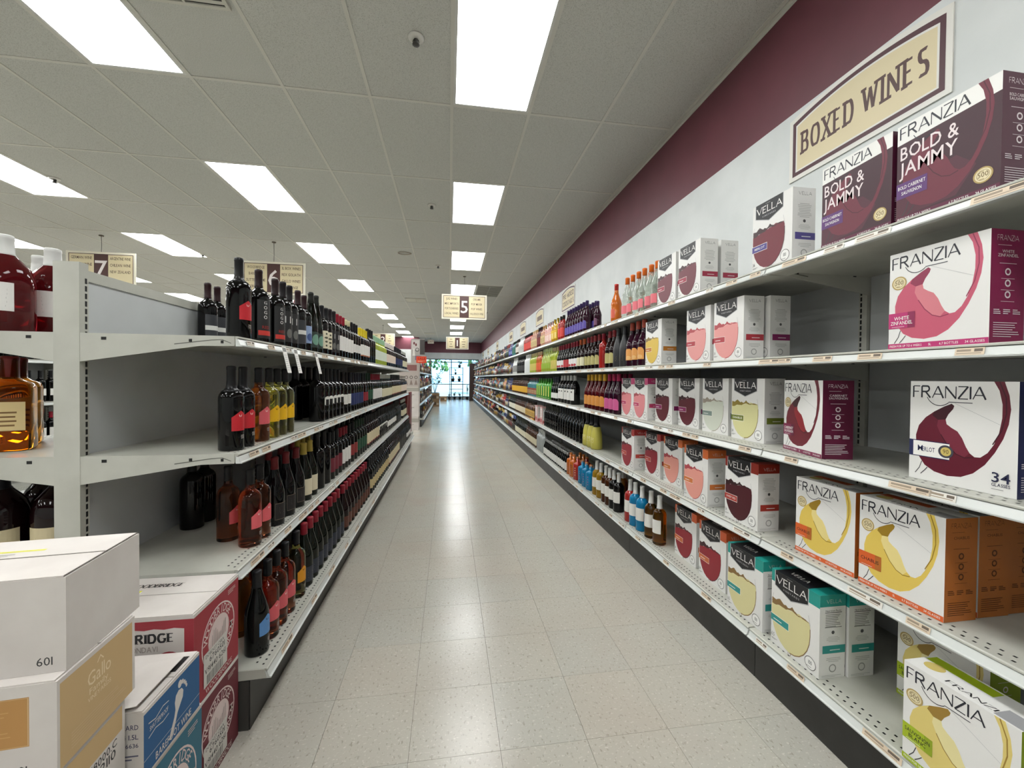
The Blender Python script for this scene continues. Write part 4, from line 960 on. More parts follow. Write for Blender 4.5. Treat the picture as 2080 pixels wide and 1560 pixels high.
bt('wg', 'dark green whiskey bottle with white label', 'round', .042, .290, 'green', '2a3a2a', .84, RL('dfdccb', '3a5a3a', z=(.14, .5)), **K)
bt('ag', 'amber moscato bottle with white cap and white label', 'bord', .042, .305, 'amber', 'dcdcd8', .74, RL('e6e4dc', 'b8a890', z=(.24, .52), lines=3), **K)
bt('ab', 'blue moscato bottle with white cap and white label', 'bord', .042, .305, 'blue', 'dcdcd8', .74, RL('e6e4dc', 'b8b0a0', z=(.24, .52), lines=3), **K)
bt('ar', 'red moscato bottle with white cap and white label', 'bord', .042, .305, 'red', 'dcdcd8', .74, RL('e6e4dc', 'b8a0a0', z=(.24, .52), lines=3), **K)
bt('ak', 'dark moscato bottle with white cap and white label', 'bord', .042, .305, 'black', 'dcdcd8', .76, RL('e6e4dc', '8a8a80', z=(.24, .52), lines=3), **K)
bt('ah', 'brown moscato bottle with white cap and white label', 'bord', .042, .305, 'brown', 'dcdcd8', .74, RL('e6e4dc', 'b8a890', z=(.24, .52), lines=3), **K)
bt('ay', 'yellow moscato bottle with white cap and white label', 'bord', .042, .305, 'gold', 'dcdcd8', .74, RL('e6e4dc', 'b8a890', z=(.24, .52), lines=3), **K)
bt('qb', 'short blue cooler bottle with copper cap', 'flask', .040, .235, 'blue', 'b8703a', .90, dict(s=[('l', '8a4a7a', -.2, .2, .2, .6, 4)]), **K)
bt('qr', 'short red cooler bottle with copper cap', 'flask', .038, .235, 'red', 'b8703a', .90, dict(s=[('l', 'e0c8a0', -.2, .2, .2, .6, 4)]), **K)
bt('qo', 'short orange cooler bottle with copper cap', 'flask', .040, .235, 'orange', 'b8703a', .90, dict(s=[('l', '5a2a10', -.4, .4, .15, .6, 5)]), **K)
bt('q4', 'small dark wine bottle of a four-pack with white label', 'beer', .034, .215, 'black', '9a9a98', .88, RL('dcdad4', '8a8a86', z=(.10, .50)), **K)
bt('cv', 'frosted clear vodka bottle', 'round', .045, .300, 'frost', 'c8c8c6', .84, None, **K)
bt('dl', 'dark brandy bottle with pale label', 'round', .043, .290, 'brown', '2a2018', .84, RL('cfc6a8', '3a2a1a', z=(.12, .46)), **K)
bt('gj', 'green jug bottle with cream label', 'jug', .055, .300, 'green', '30362a', .82, RL('d8d2b8', '4a5a3a', z=(.10, .42)), **K)

PLACE_G = {'G1': 'on the top gondola shelf', 'G2': 'on the second gondola shelf', 'G3': 'on the third gondola shelf', 'G4': 'on the bottom gondola shelf'}
PLACE_W = {'W1': 'on the top wall shelf', 'W2': 'on the second wall shelf', 'W3': 'on the middle wall shelf', 'W4': 'on the fourth wall shelf', 'W5': 'on the bottom wall shelf'}
ZS = dict(G1=1.396, G2=.984, G3=.573, G4=.213, W1=1.736, W2=1.357, W3=.973, W4=.595, W5=.213)
EDGE = dict(G1=-.752, G2=-.752, G3=-.752, G4=-.672, W1=1.330, W2=1.330, W3=1.330, W4=1.330, W5=1.290)
def face_out(shelf, key, u0, u1, rows=1, back=0.0, n=None, near=False):
    # u0..u1: image columns showing this product; the far edge of the farthest bottle is a true outline, the near one too if near
    b = B[key]; z = ZS[shelf]; wall = shelf[0] == 'W'; s = 1 if wall else -1
    place = (PLACE_W if wall else PLACE_G)[shelf]; sc = .93 if shelf == 'G4' and b.h > .315 else 1.0
    xc = EDGE[shelf] + s * (b.r + back)
    def hw(u):
        y = yat(u, xc, z + .1); dp = CM[1] @ np.array([xc, y, z + .1 - CAMZ]); return FPX * b.r / dp * math.sqrt(1 + ((u - 1040) / FPX) ** 2)
    if wall:
        yb = yat(u0 + hw(u0 + hw(u0)), xc, z + .1); ya = yat(u1 - hw(u1 - hw(u1)), xc, z + .1) if near else yat(u1 + hw(u1 + hw(u1)), xc, z + .1)
    else:
        yb = yat(u1 - hw(u1 - hw(u1)), xc, z + .1); ya = yat(u0 + hw(u0 + hw(u0)), xc, z + .1) if near else yat(u0 - hw(u0 - hw(u0)), xc, z + .1)
    rr = b.r * (1.22 if b.kind == 'flask' else 1.0); d = 2 * rr + .004; span = yb - ya
    if n is None: n = max(1, int(span / d + .35) + (1 if near else 0))
    st = span / max(1, n - (1 if near else 0))
    if st < d: st = d
    ymax = LASTY.get((shelf, round(back, 2), wall), -9)
    ys = [yb - i * st for i in range(n)][::-1]
    for i, y in enumerate(ys):
        if y - rr < ymax: y = ymax + rr + .001
        if y > yb + .5 * d or (not wall and y + rr > 7.63): break
        ymax = y + rr
        for r_ in range(rows):
            if r_ and random.random() < .12: continue
            lab = b.desc + (', rear row, ' + place[7:] if r_ else ' ' + place)
            t = b.put(xc + s * (r_ * (2 * rr + .006) + random.uniform(0, .004)), y, z, -72 if wall else 68, lab, lab)
            if sc != 1: t.scale = (1, 1, sc)
    LASTY[shelf, round(back, 2), wall] = ymax
    return yb
LASTY = {}
# gondola, aisle side (image columns read off the photograph, near to far)
G = [
 ('G1', 'wr', 464, 512, 1, 0.0, 1, True), ('G1', 'go', 513, 580, 1, 0.0, 2), ('G1', 'nn', 581, 606), ('G1', 'gy', 607, 622), ('G1', 'bl', 623, 634), ('G1', 'hk', 635, 657), ('G1', 'lf', 658, 676), ('G1', 'nn', 677, 690),
 ('G1', 'wl', 691, 708), ('G1', 'wc', 709, 718), ('G1', 'wk', 719, 733), ('G1', 'yc', 736, 752), ('G1', 'bk', 753, 763), ('G1', 'gr', 764, 786), ('G1', 'rs', 787, 804), ('G1', 'nv', 805, 818), ('G1', 'cr', 819, 829),
 ('G2', 'wr', 458, 519, 1, 0.0, 2, True), ('G2', 'wp', 521, 549), ('G2', 'wy', 551, 598), ('G2', 'bk', 632, 661, 1, 0.0, None, True), ('G2', 'dv', 662, 699), ('G2', 'mx', 700, 714), ('G2', 'nv', 715, 739), ('G2', 'rl', 740, 748), ('G2', 'gn', 749, 758),
 ('G2', 'wl', 759, 776), ('G2', 'cr', 777, 797), ('G2', 'cd', 798, 815), ('G2', 'rs', 816, 830),
 ('G3', 'wp', 486, 551, 1, 0.0, None, True), ('G3', 'bu', 555, 620, 1, 0.0, 3), ('G3', 'gc', 622, 646), ('G3', 'bk', 648, 672), ('G3', 'mr', 673, 696), ('G3', 'wl', 697, 713), ('G3', 'rd', 714, 727), ('G3', 'gn', 728, 746), ('G3', 'cd', 747, 771), ('G3', 'dv', 772, 787),
 ('G3', 'wk', 788, 805), ('G3', 'bk', 806, 815), ('G3', 'cr', 818, 829),
 ('G4', 'wb', 500, 548, 1, 0.0, 1, True), ('G4', 'wp', 550, 601), ('G4', 'wo', 603, 622), ('G4', 'bg', 624, 700), ('G4', 'br', 702, 752), ('G4', 'cl', 754, 790), ('G4', 'cd', 791, 812), ('G4', 'bk', 813, 826), ('G4', 'wk', 827, 838)]
for g in G: face_out(*g)
face_out('G1', 'gy', 424, 462, 1, .375, 2, True); face_out('G1', 'wl', 590, 640, 1, .10, 4)
face_out('G2', 'bk', 600, 630, 1, .16, 2); face_out('G2', 'bk', 630, 700, 1, .16, 7); face_out('G2', 'nv', 700, 760, 1, .16, 8)
face_out('G3', 'bk', 382, 440, 1, .34, 2, True); face_out('G3', 'wp', 450, 488, 1, .116, 1); face_out('G3', 'bu', 540, 610, 1, .116, 3); face_out('G3', 'gc', 606, 640, 1, .116, 3); face_out('G3', 'bk', 640, 760, 1, .116, 12)
face_out('G4', 'am', 488, 512, 1, .118, 1); face_out('G4', 'wp', 525, 590, 1, .118, 3); face_out('G4', 'bg', 610, 690, 1, .118, 6); face_out('G4', 'bu', 690, 780, 1, .118, 8)
LASTY.update({('W1', 0.0, True): 2.52, ('W2', 0.0, True): 2.675, ('W3', 0.0, True): 3.13, ('W4', 0.0, True): 3.03, ('W5', 0.0, True): 2.30})
# wall shelving
Wf = [
 ('W1', 'oc', 1262, 1336, 2), ('W1', 'oa', 1240, 1258, 1, 0.0, None, True), ('W1', 'ps', 1206, 1215, 1, 0.0, None, True), ('W1', 'pu', 1147, 1201, 2, 0.0, None, True), ('W1', 'fr', 1133, 1143, 2), ('W1', 'fy', 1121, 1132), ('W1', 'fp', 1108, 1120), ('W1', 'fo', 1099, 1107), ('W1', 'fd', 1090, 1098), ('W1', 'fo', 1079, 1089), ('W1', 'fr', 1064, 1078),
 ('W1', 'fw', 1054, 1063), ('W1', 'fb', 1047, 1053), ('W1', 'fg', 1040, 1046), ('W1', 'fv', 1034, 1040),
 ('W2', 'pa', 1271, 1307), ('W2', 'dk', 1245, 1270), ('W2', 'ol', 1228, 1244), ('W2', 'rt', 1216, 1227), ('W2', 'ol', 1186, 1215, 2), ('W2', 'oo', 1171, 1185, 2), ('W2', 'rw', 1155, 1170), ('W2', 'rr', 1144, 1154), ('W2', 'rw', 1131, 1143), ('W2', 'ly', 1118, 1130), ('W2', 'lm', 1099, 1117), ('W2', 'lo', 1089, 1098),
 ('W2', 'ly', 1076, 1088), ('W2', 'wb2', 1065, 1075), ('W2', 'bb', 1050, 1064), ('W2', 'sk', 1041, 1049),
 ('W3', 'pk', 1228, 1264, 2), ('W3', 'po', 1186, 1226, 2), ('W3', 'bw', 1133, 1178, 1, 0.0, None, True), ('W3', 'sp', 1119, 1132), ('W3', 'kg', 1090, 1118), ('W3', 'ks', 1072, 1089), ('W3', 'gd', 1040, 1071),
 ('W4', 'lc', 1183, 1221, 1, 0.0, None, True), ('W4', 'bc', 1132, 1182, 2), ('W4', 'bs', 1105, 1131, 2), ('W4', 'ba', 1068, 1085), ('W4', 'wh', 1046, 1067), ('W4', 'wg', 1034, 1045),
 ('W5', 'ag', 1308, 1353, 1, 0.0, None, True), ('W5', 'ab', 1278, 1305), ('W5', 'ar', 1268, 1277), ('W5', 'ak', 1236, 1264, 1, 0.0, None, True), ('W5', 'ah', 1220, 1235), ('W5', 'ay', 1202, 1219), ('W5', 'qb', 1175, 1200, 2), ('W5', 'qr', 1166, 1174, 2), ('W5', 'qo', 1152, 1165, 3), ('W5', 'q4', 1104, 1150, 2), ('W5', 'cv', 1090, 1103), ('W5', 'dl', 1068, 1089), ('W5', 'gj', 1046, 1067)]
yend = {}
for f in Wf: yend[f[0]] = max(yend.get(f[0], 0), face_out(*f))
face_out('W5', 'ag', 1240, 1268, 1, .10, 2)
# gondola, far side: big jugs seen past the end upright, pale caps over the top rail
def one(key, x, y, z, rz, where):
    b = B[key]; b.put(x, y, z, rz, b.desc + where, b.desc + where)
FS_ = ' behind the gondola end'
for x, y in ((-1.56, 1.71), (-1.54, 1.865), (-1.70, 1.83), (-1.69, 1.99)): one('ju', x, y, 1.396, 35, FS_ + ', top shelf')
for x, y in ((-1.555, 1.72), (-1.66, 1.87)): one('ja', x, y, .984, 30, FS_ + ', second shelf')
one('jr', -1.71, 1.675, .984, 30, FS_ + ', second shelf')
for x, y in ((-1.56, 1.69), (-1.40, 1.72), (-1.56, 1.87), (-1.40, 1.90), (-1.72, 1.78)): one('jr', x, y, .573, 20, FS_ + ', third shelf')
for k in range(9): one('wt', -1.60 + .02 * (k % 3), 2.55 + .42 * k + .1 * (k % 2), 1.396, -90, ', seen over the gondola')
for z in GON_LV:
    for k in range(13): one(('wk', 'cl', 'wl')[int(z * 10) % 3], -3.97, 4.02 + .108 * k, z, 90, ', under aisle sign seven')
# far bottles: too many and too small to tell apart
mb = MB(); rn = random.Random(11)
GK = ['brown', 'brown', 'black', 'amber', 'ice', 'black', 'green', 'red', 'clear', 'navy', 'navy', 'teal', 'peach', 'gold', 'brown', 'frost', 'wine', 'brown']
def far_row(x, s, y, yend_, z, pal, rows=1):
    while y < yend_:
        gk = rn.choice(pal); lb = C(rn.choice(['b8b4a8', 'b0a68a', '9a7a3a', '5a2422', '2a3a56', '20201f', 'c4c0b8', '4a2e24', '3a4e3a', '2a2624'])); cp = C(rn.choice(['2a2622', '1c1c1e', 'c8c8c4', '8a2a2a', 'b89a50', '2a3a6a'])); r = rn.uniform(.036, .046); h = rn.uniform(.24, .315)
        for q in range(rn.randint(2, 5)):
            if y > yend_: break
            m_ = GL[gk]
            mb.lathe([(r, 0), (r, h * .14), (r * 1.01, h * .14), (r * 1.01, h * .46), (r, h * .46), (r, h * .60), (r * .4, h * .76), (r * .4, h * .82), (r * .4, h)], 8, m_, x + s * r, y + r, z + .001, mats=[m_, m_, lb, m_, m_, m_, cp, cp, cp])
            y += 2 * r + .006
for sh in ('W1', 'W2', 'W3', 'W4', 'W5'):
    far_row(EDGE[sh], 1, LASTY[sh, 0.0, True] + .03, 22.1, ZS[sh], GK[3:9] + GK[9:] if sh in ('W2', 'W3') else GK)
for z in GON_LV: far_row(-.752, -1, 10.70, 17.85, z, GK)
far_row(-.672, -1, 10.70, 17.85, .213, GK)
tag(mb.build('distant_bottles'), 'rows of small liquor bottles filling the shelves toward the shop window', 'bottles', kind='stuff')
# a pair of pink cartons between bottles on the fourth wall shelf
for k, u in enumerate((1089, 1099)):
    t = thing('gift_carton', 'small pink and white gift carton between dark bottles on the fourth wall shelf', 'carton', (1.335, yat(u, 1.335, Z4 + .1), Z4 + .0006), R(-90), 'pink gift cartons on the fourth wall shelf')
    MB().box(-.07, .07, 0, .09, 0, .25, C('e0b4b0', .5)).build('carton', t)
    A = Art(); A.rect(.1, .1, .9, .3, C('b85a5a')); A.rect(.1, .4, .9, .9, C('ece4de')); A.lines(.2, .8, .45, .85, 6, C('b88a86'), .3); link('front_print', A.mesh('front_print', fr(.14, .25)), t)
    S = Art(); S.rect(.1, .06, .9, .2, C('b85a5a')); S.rect(.08, .25, .92, .94, C('dcd8d2')); S.lines(.2, .8, .3, .88, 9, C('a8a4a0'), .3); link('side_print', S.mesh('side_print', sd(.14, .09, .25)), t)

# ------------------------------------------------------------------ price labels and hanging tags
PL = C('d9c7ae', .5); PW = C('e6e2d8', .5)
def price_label(x, s, y, w, z, m, lab, grp):       # lies on the slanted rail of a shelf whose lip is at x
    a = Art(); a.rect(.06, .5, .55, .8, C('9a8a78')); a.rect(.06, .18, .9, .32, C('a89884')); a.rect(.66, .45, .94, .85, C('6a5e52'))
    b0, b1 = (-s * .0022, -.0105), (s * -.0102 * -1 if False else -s * -.0056, -.0282)
    p0 = Vector((x + s * .0026 * -1, 0, z - .0100)); p1 = Vector((x - s * .0063, 0, z - .0285)) 
    if s > 0: p0.x, p1.x = x + .0026 - .0052, x - .0063
    t = thing('price_label', lab, 'price label', (0, y, 0), 0, grp)
    nx = Vector((-s * .95, 0, .31)) * .0006
    q = lambda u, v, e: tuple((p0 * v + p1 * (1 - v)) + nx * (1 + e * 1200) + Vector((0, -s * (u - .5) * w, 0)))
    mb_ = MB(); c = [q(0, 0, 0), q(1, 0, 0), q(1, 1, 0), q(0, 1, 0)]; d = [tuple(Vector(k) - nx * .9) for k in c]
    mb_.add(c + d, [[0, 1, 2, 3], [7, 6, 5, 4], [0, 4, 5, 1], [1, 5, 6, 2], [2, 6, 7, 3], [3, 7, 4, 0]], m); mb_.build('paper', t)
    link('print', a.mesh('print', q), t)
rn = random.Random(5)
for zi, (nm, z, xl) in enumerate((('top', Z1, 1.311), ('second', Z2, 1.311), ('middle', Z3, 1.311), ('fourth', Z4, 1.311), ('bottom', Z5, 1.262))):
    y = .80 + .05 * zi
    while y < 4.6:
        w = rn.choice((.06, .075, .11)); wide = w > .1
        price_label(xl, 1, y, w, z, PL if rn.random() < .7 else PW, ('wide' if wide else 'small') + ' printed price label in the rail of the %s wall shelf' % nm, ('wide' if wide else 'small') + ' price labels on the %s wall rail' % nm)
        y += w + rn.choice((.02, .09, .19, .30))
for zi, (nm, z, xl) in enumerate((('top', 1.396, -.73), ('second', .984, -.73), ('third', .573, -.73), ('bottom', .213, -.634))):
    y = 1.64 + .03 * zi
    while y < 3.9:
        w = rn.choice((.06, .075, .11)); wide = w > .1
        price_label(xl, -1, y, w, z, PL if rn.random() < .7 else PW, ('wide' if wide else 'small') + ' printed price label in the rail of the %s gondola shelf' % nm, ('wide' if wide else 'small') + ' price labels on the %s gondola rail' % nm)
        y += w + rn.choice((.01, .03, .12, .22))
for u, v0, v1, lab in ((577, 700, 734, 'white paper price tag hanging under the top gondola shelf near its end'), (600, 706, 738, 'white paper price tag hanging beside another under the top gondola shelf'), (642, 714, 741, 'white paper price tag hanging apart from the pair under the top shelf')):
    y = yat(u, -.715, 1.38)
    t = thing('hanging_price_tag', lab, 'price tag', (-.7195, y, 1.388), R(90))
    pm = lambda a, b, e: (a * .045 - .0225, -.002 - .026 * (1 - b) - e - .0006, (b - 1) * .115)
    mb_ = MB(); c = [pm(0, 0, 0), pm(1, 0, 0), pm(1, 1, 0), pm(0, 1, 0)]; d = [(a, b + .0006, c_) for a, b, c_ in c]
    mb_.add(c + d, [[0, 1, 2, 3], [7, 6, 5, 4], [0, 4, 5, 1], [1, 5, 6, 2], [2, 6, 7, 3], [3, 7, 4, 0]], M_PAPER); mb_.build('paper', t)
    A = Art(); A.rect(.1, .80, .9, .95, C('8a8a88')); A.lines(.12, .88, .1, .74, 8, C('c4c4c0'), .3); link('print', A.mesh('print', pm), t)

# ------------------------------------------------------------------ signs
CREAM, BROWN = C('ddcfa8', .5), C('4a2a26', .5)
def aisle_sign(num, left, right, xc, y, zc, label, w=.93, h=.512, wire=True):
    t = thing('aisle_sign', label, 'sign', (xc, y, zc), 0)
    MB().box(-w / 2, w / 2, 0, .006, -h / 2, h / 2, C('ece6d4', .5)).build('panel', t)
    A = Art(); ar = w / h
    A.rect(.035, .06, .965, .94, BROWN); A.rect(.045, .078, .955, .922, CREAM); A.rect(.395, .06, .60, .94, BROWN)
    A.text(num, .4975, .26, .48, C('efe8e4', .5), 1, anchor='c', sx=h / w * (1.0 if num != '1' else 1.1))
    for side, cx in ((left, .22), (right, .775)):
        for k, ln in enumerate(side):
            if ln.startswith('#'): A.rect(cx - .011 * len(ln), .78 - .195 * k, cx + .011 * len(ln), .83 - .195 * k, C('7a6a52'))
            else: A.text(ln, cx, .775 - .195 * k, .082, BROWN, 1, anchor='c', width=min(.30, .026 * len(ln) + .01))
    link('print', A.mesh('print', lambda a, b, e: (a * w - w / 2, -.0004 - e, b * h - h / 2)), t)
    if wire: MB().tube([(0, .003, h / 2), (.004, .003, h / 2 + .1), (0, .003, CEIL - zc)], .003, M_WIRE).build('hanging_wire', t)
    MB().lathe([(.03, 0), (.03, .01), (.012, .012)], 12, C('5a4a3a'), 0, .003, CEIL - zc - .012).build('ceiling_hook', t)
    return t
aisle_sign('5', ['JUG WINES', 'MISC IMPORTS', 'PORTS/SHERRIES', 'LOCAL WINES'], ['CREAMS', 'POP MIXER', 'POP WINES', 'VALUE BOX WINE'], .302, 8.56, 2.732, 'cream and brown aisle sign numbered 5 hanging over the aisle')
aisle_sign('6', ['WOODBRIDGE', 'BAREFOOT', 'SUTTER HOME', 'BERINGER'], ['3L BOX WINES', 'REX GOLIATH', 'GALLO WINES', 'VENDANGE'], -2.74, 6.95, 2.80, 'cream and brown aisle sign numbered 6 hanging behind the gondola bottles')
aisle_sign('7', ['GERMAN WINE', 'FRENCH WINE', '#######'], ['ARGENTINE WINE', 'CHILEAN WINE', 'NEW ZEALAND'], -5.23, 7.1, 2.86, 'cream and brown aisle sign numbered 7 hanging beyond the gondola end post')
p = aty(929, 697, 17.2); aisle_sign('1', ['#####', '########', '###', '#######'], ['####', '########', '######', '#####'], p[0], 17.2, p[2], 'cream and brown aisle sign numbered 1 near the shop window')
p = aty(778, 690, 17.2); aisle_sign('2', ['#####', '######', '###', '####'], ['#####', '###', '#######', '###'], p[0], 17.2, p[2], 'cream and brown aisle sign numbered 2 over the far gondola')
def wall_sign(y0, y1, lines_, label, grp=None, z0=2.355, hc=.335, rise=.04):
    w = y1 - y0; t = thing('wall_sign', label, 'sign', (WALLX - .0065, (y0 + y1) / 2, z0), R(-90), grp)
    arch_ = lambda q, n=16: [(w / 2 - q - (w - 2 * q) * k / n, hc - q + rise * (1 - (2 * k / n - 1) ** 2)) for k in range(n + 1)]
    out = lambda q: [(-w / 2 + q, q), (w / 2 - q, q)] + arch_(q)
    MB().prism(out(0), 0, .006, C('e6e4dc', .5)).build('panel', t)
    A = Art(); A.poly(out(.022), C('4a1f2a', .5)); A.poly(out(.042), C('e6e4dc', .5)); A.poly(out(.050), CREAM)
    n = len(lines_); ih = hc - .10
    for k, ln in enumerate(lines_):
        lh = min(.12, ih / n * .62); v = .055 + (n - 1 - k) * ih / n + (ih / n - lh) / 2 + .01
        if ln.startswith('#'): A.rect(-w * .3, v, w * .3, v + lh * .8, C('6a5442'))
        else: A.face(ln, -w * .39, v, w * .78, lh, BROWN, thick=.22, thin=.17, serif=.09, sh=.11, gap=.40)
    link('print', A.mesh('print', lambda a, b, e: (a, -.0004 - e, b)), t)
wall_sign(1.285, 2.03, ['BOXED WINES'], 'arched cream sign with maroon border reading boxed wines')
wall_sign(5.95, 6.69, ['PRE-MIXED', 'COCKTAILS'], 'arched cream sign reading pre-mixed cocktails over purple bottles')
for a, b in ((8.02, 8.77), (9.93, 10.76), (12.0, 12.78), (15.6, 16.35), (19.4, 20.15), (22.4, 23.15)):
    wall_sign(a, b, ['####'], 'small arched cream sign high on the wall over the liquor shelves', 'arched cream signs over the liquor shelves')
t = thing('exit_sign', 'small pale exit sign hanging under the ceiling by the windows', 'sign', tuple(aty(875, 694, 21.9)), 0)
MB().box(-.16, .16, 0, .04, -.10, .10, C('d8d4c4', .5)).build('housing', t); MB().tube([(0, .02, .10), (0, .02, CEIL - t.location.z)], .012, C('d8d4c4')).build('stem', t)
A = Art(); A.text('EXIT', 0, -.05, .11, C('6a2a22'), 1, anchor='c', width=.24); link('print', A.mesh('print', lambda a, b, e: (a, -.0004 - e, b)), t)
p = atz(822, 513, CEIL); t = MB().tube([(.11 * math.cos(k * .42), .075 * math.sin(k * .42), -.004 - .0006 * k) for k in range(31)], .003, C('a89a84')).build('wire_loop')
t.location = (p[0], p[1], CEIL); tag(t, 'thin loop of wire lying against the ceiling tiles', 'wire')

# ------------------------------------------------------------------ end displays and the window end
t = thing('end_display_rack', 'dark red metal display rack closing the far end of the wine gondola', 'display rack', (-1.249, 7.72, 0), 0)
MR_ = C('6e1c1e', .45)
MB().box(-.52, .50, .0, .03, .22, .96, MR_).build('back_panel', t)
for x in (-.53, .52): MB().box(x - .015, x + .015, 0, .40, 0, .98, MR_).build('side_post', t)
MB().box(-.54, .56, 0, .42, .17, .22, M_STEEL).build('base_shelf', t); MB().box(-.50, .50, .03, .40, .0, .165, M_KICK).build('plinth', t)
yS, xr = 9.95, -.715
zs = [0] + [aty(842, v, yS)[2] for v in (858, 847, 821, 795, 785, 757, 737)]
wl_ = ['white printed case at the bottom of the end stack', 'grey open tray second from the bottom of the end stack', 'white wine case in the end stack over the grey tray', 'white wine case in the end stack under a grey lid tray', 'grey lid tray in the end stack', 'grey case printed with wine glasses in the end stack', 'flat pinkish case crowning the end stack under the poster']
for k in range(7):
    w, d, h = .46, .42, zs[k + 1] - zs[k] - .001
    t = thing('stacked_case', wl_[k], 'cardboard box', (xr - w / 2, yS, zs[k] + .0005), 0)
    mk = M_CARD if k in (0, 2, 3) else C('a9a49a', .7) if k in (1, 4) else C('b8aea6', .7)
    MB().box(-w / 2, w / 2, 0, d, 0, h, mk).build('case_body', t)
    A = Art()
    if k in (0, 2, 3): A.lines(.45, .80, .62, .82, 2, C('6a645e'), .35); A.rect(.15, .18, .40, .34, C('4a4440'))
    elif k in (1, 4): A.rect(.02, .75, .98, .95, C('cfc8be'))
    elif k == 5:
        for q in range(4): A.ring(.14 + .24 * q, .66, .05, .085, C('6a625c'), w / h); A.poly([(.06 + .24 * q, .12), (.22 + .24 * q, .12), (.16 + .24 * q, .45), (.12 + .24 * q, .45)], C('8a7a70'))
    else: A.rect(.1, .2, .9, .8, C('8a5a56'))
    link('front_print', A.mesh('front_print', lambda a, b, e: (a * w - w / 2, -e, b * h)), t)
p0, p1 = aty(840, 737, yS + .1), aty(868, 689, yS + .1)
t = thing('display_poster', 'grey promotional poster board standing on top of the end stack', 'poster', ((p0[0] + p1[0]) / 2 - .06, yS + .1, zs[7] + .0005), 0)
pw, ph = p1[0] - p0[0], p1[2] - zs[7]
MB().box(-pw / 2, pw / 2, 0, .01, 0, ph, C('b0aaa4', .6)).build('board', t)
A = Art(); A.rect(.65, .35, 1, .98, C('4a4644')); A.rect(.05, .55, .6, .95, C('cfc8c4')); A.disc(.22, .82, .06, C('6a1f26')); A.disc(.36, .76, .06, C('6a1f26')); A.ring(.45, .55, .1, .14, C('4a4848'), .6); A.poly([(.1, .30), (.3, .30), (.24, .6), (.16, .6)], C('e8e4de')); A.rect(.3, .12, .75, .3, C('7a6a86'))
link('print', A.mesh('print', lambda a, b, e: (a * pw - pw / 2, -.0004 - e, b * ph)), t)
q = aty(856, 735, yS + .08)
t = thing('sale_card', 'bright orange sale card fixed in front of the grey poster', 'card', (q[0], yS + .085, zs[7] + .0005), 0)
MB().box(-.12, .12, 0, .006, 0, .16, C('e8481c', .5)).build('card', t)
A = Art(); A.text('SALE', .0, .08, .05, C('8a1208'), 1, anchor='c', width=.18); A.lines(-.09, .09, .03, .06, 2, C('f0c8a8')); link('print', A.mesh('print', lambda a, b, e: (a, -.0004 - e, b)), t)
# brown cartons along the far gondola
pb = atz(870, 828, 0)
for k, (dx, dy, z0, h, lab) in enumerate([(0, 0, 0, .26, 'brown carton on the floor by the far gondola'), (0, .0, .265, .30, 'open brown carton stacked on another by the far gondola'), (.30, 4.0, 0, .26, 'small pale carton on the floor toward the window'), (-.10, 3.3, 0, .34, 'taller brown carton on the floor toward the window')]):
    t = thing('brown_carton', lab, 'cardboard box', (-.585 + dx, 18.06 + dy, z0 + .0005), R(2 * k if k > 1 else 0))
    MB().box(-.17, .17, 0, .3, 0, h, noisy('brown_cardboard', '9a8060', '8c7354', 6, .8)).build('carton_body', t)
    A = Art(); A.rect(.1, .25, .6, .75, C('5a4530')); A.rect(.65, .3, .92, .6, C('c8bba0')); link('front_print', A.mesh('front_print', lambda a, b, e: (a * .34 - .17, -e, b * h)), t)
    MB().box(-.17, .17, 0, .14, h, h + .003, C('a88c68', .8)).build('top_flap', t)
t = thing('end_cabinet', 'tall dark brown wooden panel cabinet closing the end of the wall shelving', 'cabinet', (1.27, 22.36, 0), 0)
MB().box(-.17, .17, 0, .36, .08, 2.06, noisy('dark_wood', '3a2620', '2c1c18', 8, .5, stretch=(4, 4, .4))).build('body', t); MB().box(-.175, .175, -.005, .365, 0, .08, C('241814')).build('plinth', t)
t = thing('etagere', 'open black metal display rack standing before the shop window', 'rack', (.40, 23.3, 0), 0)
BKM = C('141416', .4)
for x in (-.37, .37):
    for y in (0, .34): MB().box(x - .014, x + .014, y - .014, y + .014, 0, 1.86, BKM).build('post', t)
RZ = [max(.1, aty(928, v, 23.3)[2]) for v in (804, 791, 777, 762, 747)]
RZ = [.20, .62, 1.05, 1.46, 1.84]
for z in RZ: MB().box(-.37, .37, 0, .34, z - .02, z, BKM).build('rack_shelf', t)
M_PL = noisy('plant_leaf', '3f6a3c', '2a4a30', 6, .5)
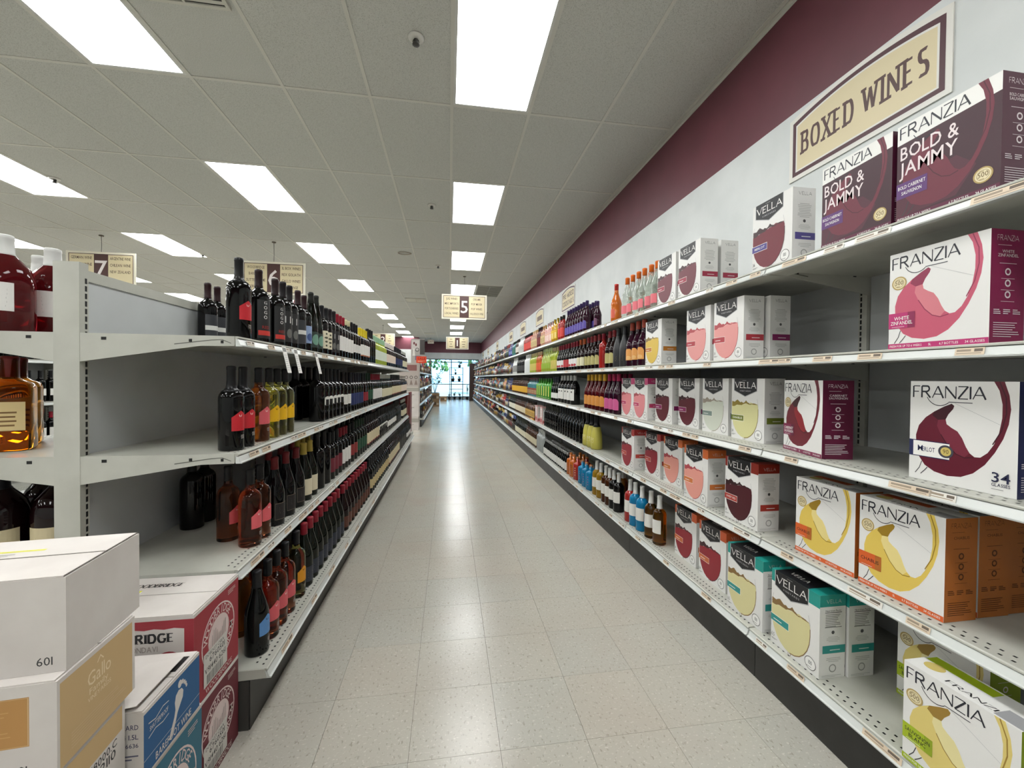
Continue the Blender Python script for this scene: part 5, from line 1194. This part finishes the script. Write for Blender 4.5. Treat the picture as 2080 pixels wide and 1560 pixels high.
def plant(x, y, z, h, n, spread, lab, pot=.10, grp=None, seed=1, wide=.05):
    rn = random.Random(seed); t = thing('potted_plant', lab, 'plant', (x, y, z + .0006), 0, grp)
    MB().lathe([(pot * .7, 0), (pot * .75, .004), (pot, pot * 1.7), (pot * 1.06, pot * 1.72), (pot * 1.06, pot * 1.9), (pot * .92, pot * 1.9), (pot * .9, pot * 1.7), (.01, pot * 1.68)], 16, C('2c2e30', .5)).build('pot', t)
    st, lf_ = MB(), MB()
    for k in range(n):
        a = rn.uniform(0, 6.283); L = rn.uniform(.5, 1.0); tip = Vector((spread * L * math.cos(a), spread * L * math.sin(a), h * rn.uniform(.55, 1.0))); b0 = Vector((0, 0, pot * 1.66)); mid = (b0 + tip) / 2 + Vector((0, 0, h * .12))
        st.tube([b0, mid, tip], .004, C('4a5a34'), 5)
        for q in range(5):
            p = mid.lerp(tip, q / 4); d = Vector((rn.uniform(-1, 1), rn.uniform(-1, 1), rn.uniform(-.4, .5))).normalized(); e = d.cross(Vector((0, 0, 1))).normalized() * wide; l_ = wide * rn.uniform(2.2, 4)
            lf_.add([p, p + d * l_ * .4 + e, p + d * l_, p + d * l_ * .4 - e], [[0, 1, 2], [0, 2, 3]], M_PL)
    st.build('stems', t); tag(lf_.build('leaves', t), kind='stuff')
plant(-.78, 23.35, 0, 1.75, 26, .55, 'large leafy plant with long dark leaves by the shop window', .22, None, 4, .05)
plant(.22, 23.47, RZ[2], .30, 10, .05, 'small leafy plant in dark pot on the black rack, beside another', .09, None, 5, .03)
plant(.57, 23.47, RZ[2], .28, 10, .05, 'small leafy plant in dark pot on the black rack end', .09, None, 6, .03)
plant(.36, 23.47, RZ[3], .36, 8, .08, 'upright spiky plant on the upper shelf of the black rack', .06, None, 7, .02)
plant(.58, 23.47, RZ[4], .42, 12, .26, 'trailing plant on top of the black rack', .08, None, 8, .03)
for k in range(3):
    plant(.02 + .30 * k, 23.98, 0, .34 + .05 * (k % 2), 9, .05, 'low potted plant on the floor along the shop window', .08, 'row of low plants along the window', 20 + k, .03)
plant(1.05, 23.9, 0, .95, 8, .06, 'thin dark stemmed plant standing beside the rack', .09, None, 31, .03)
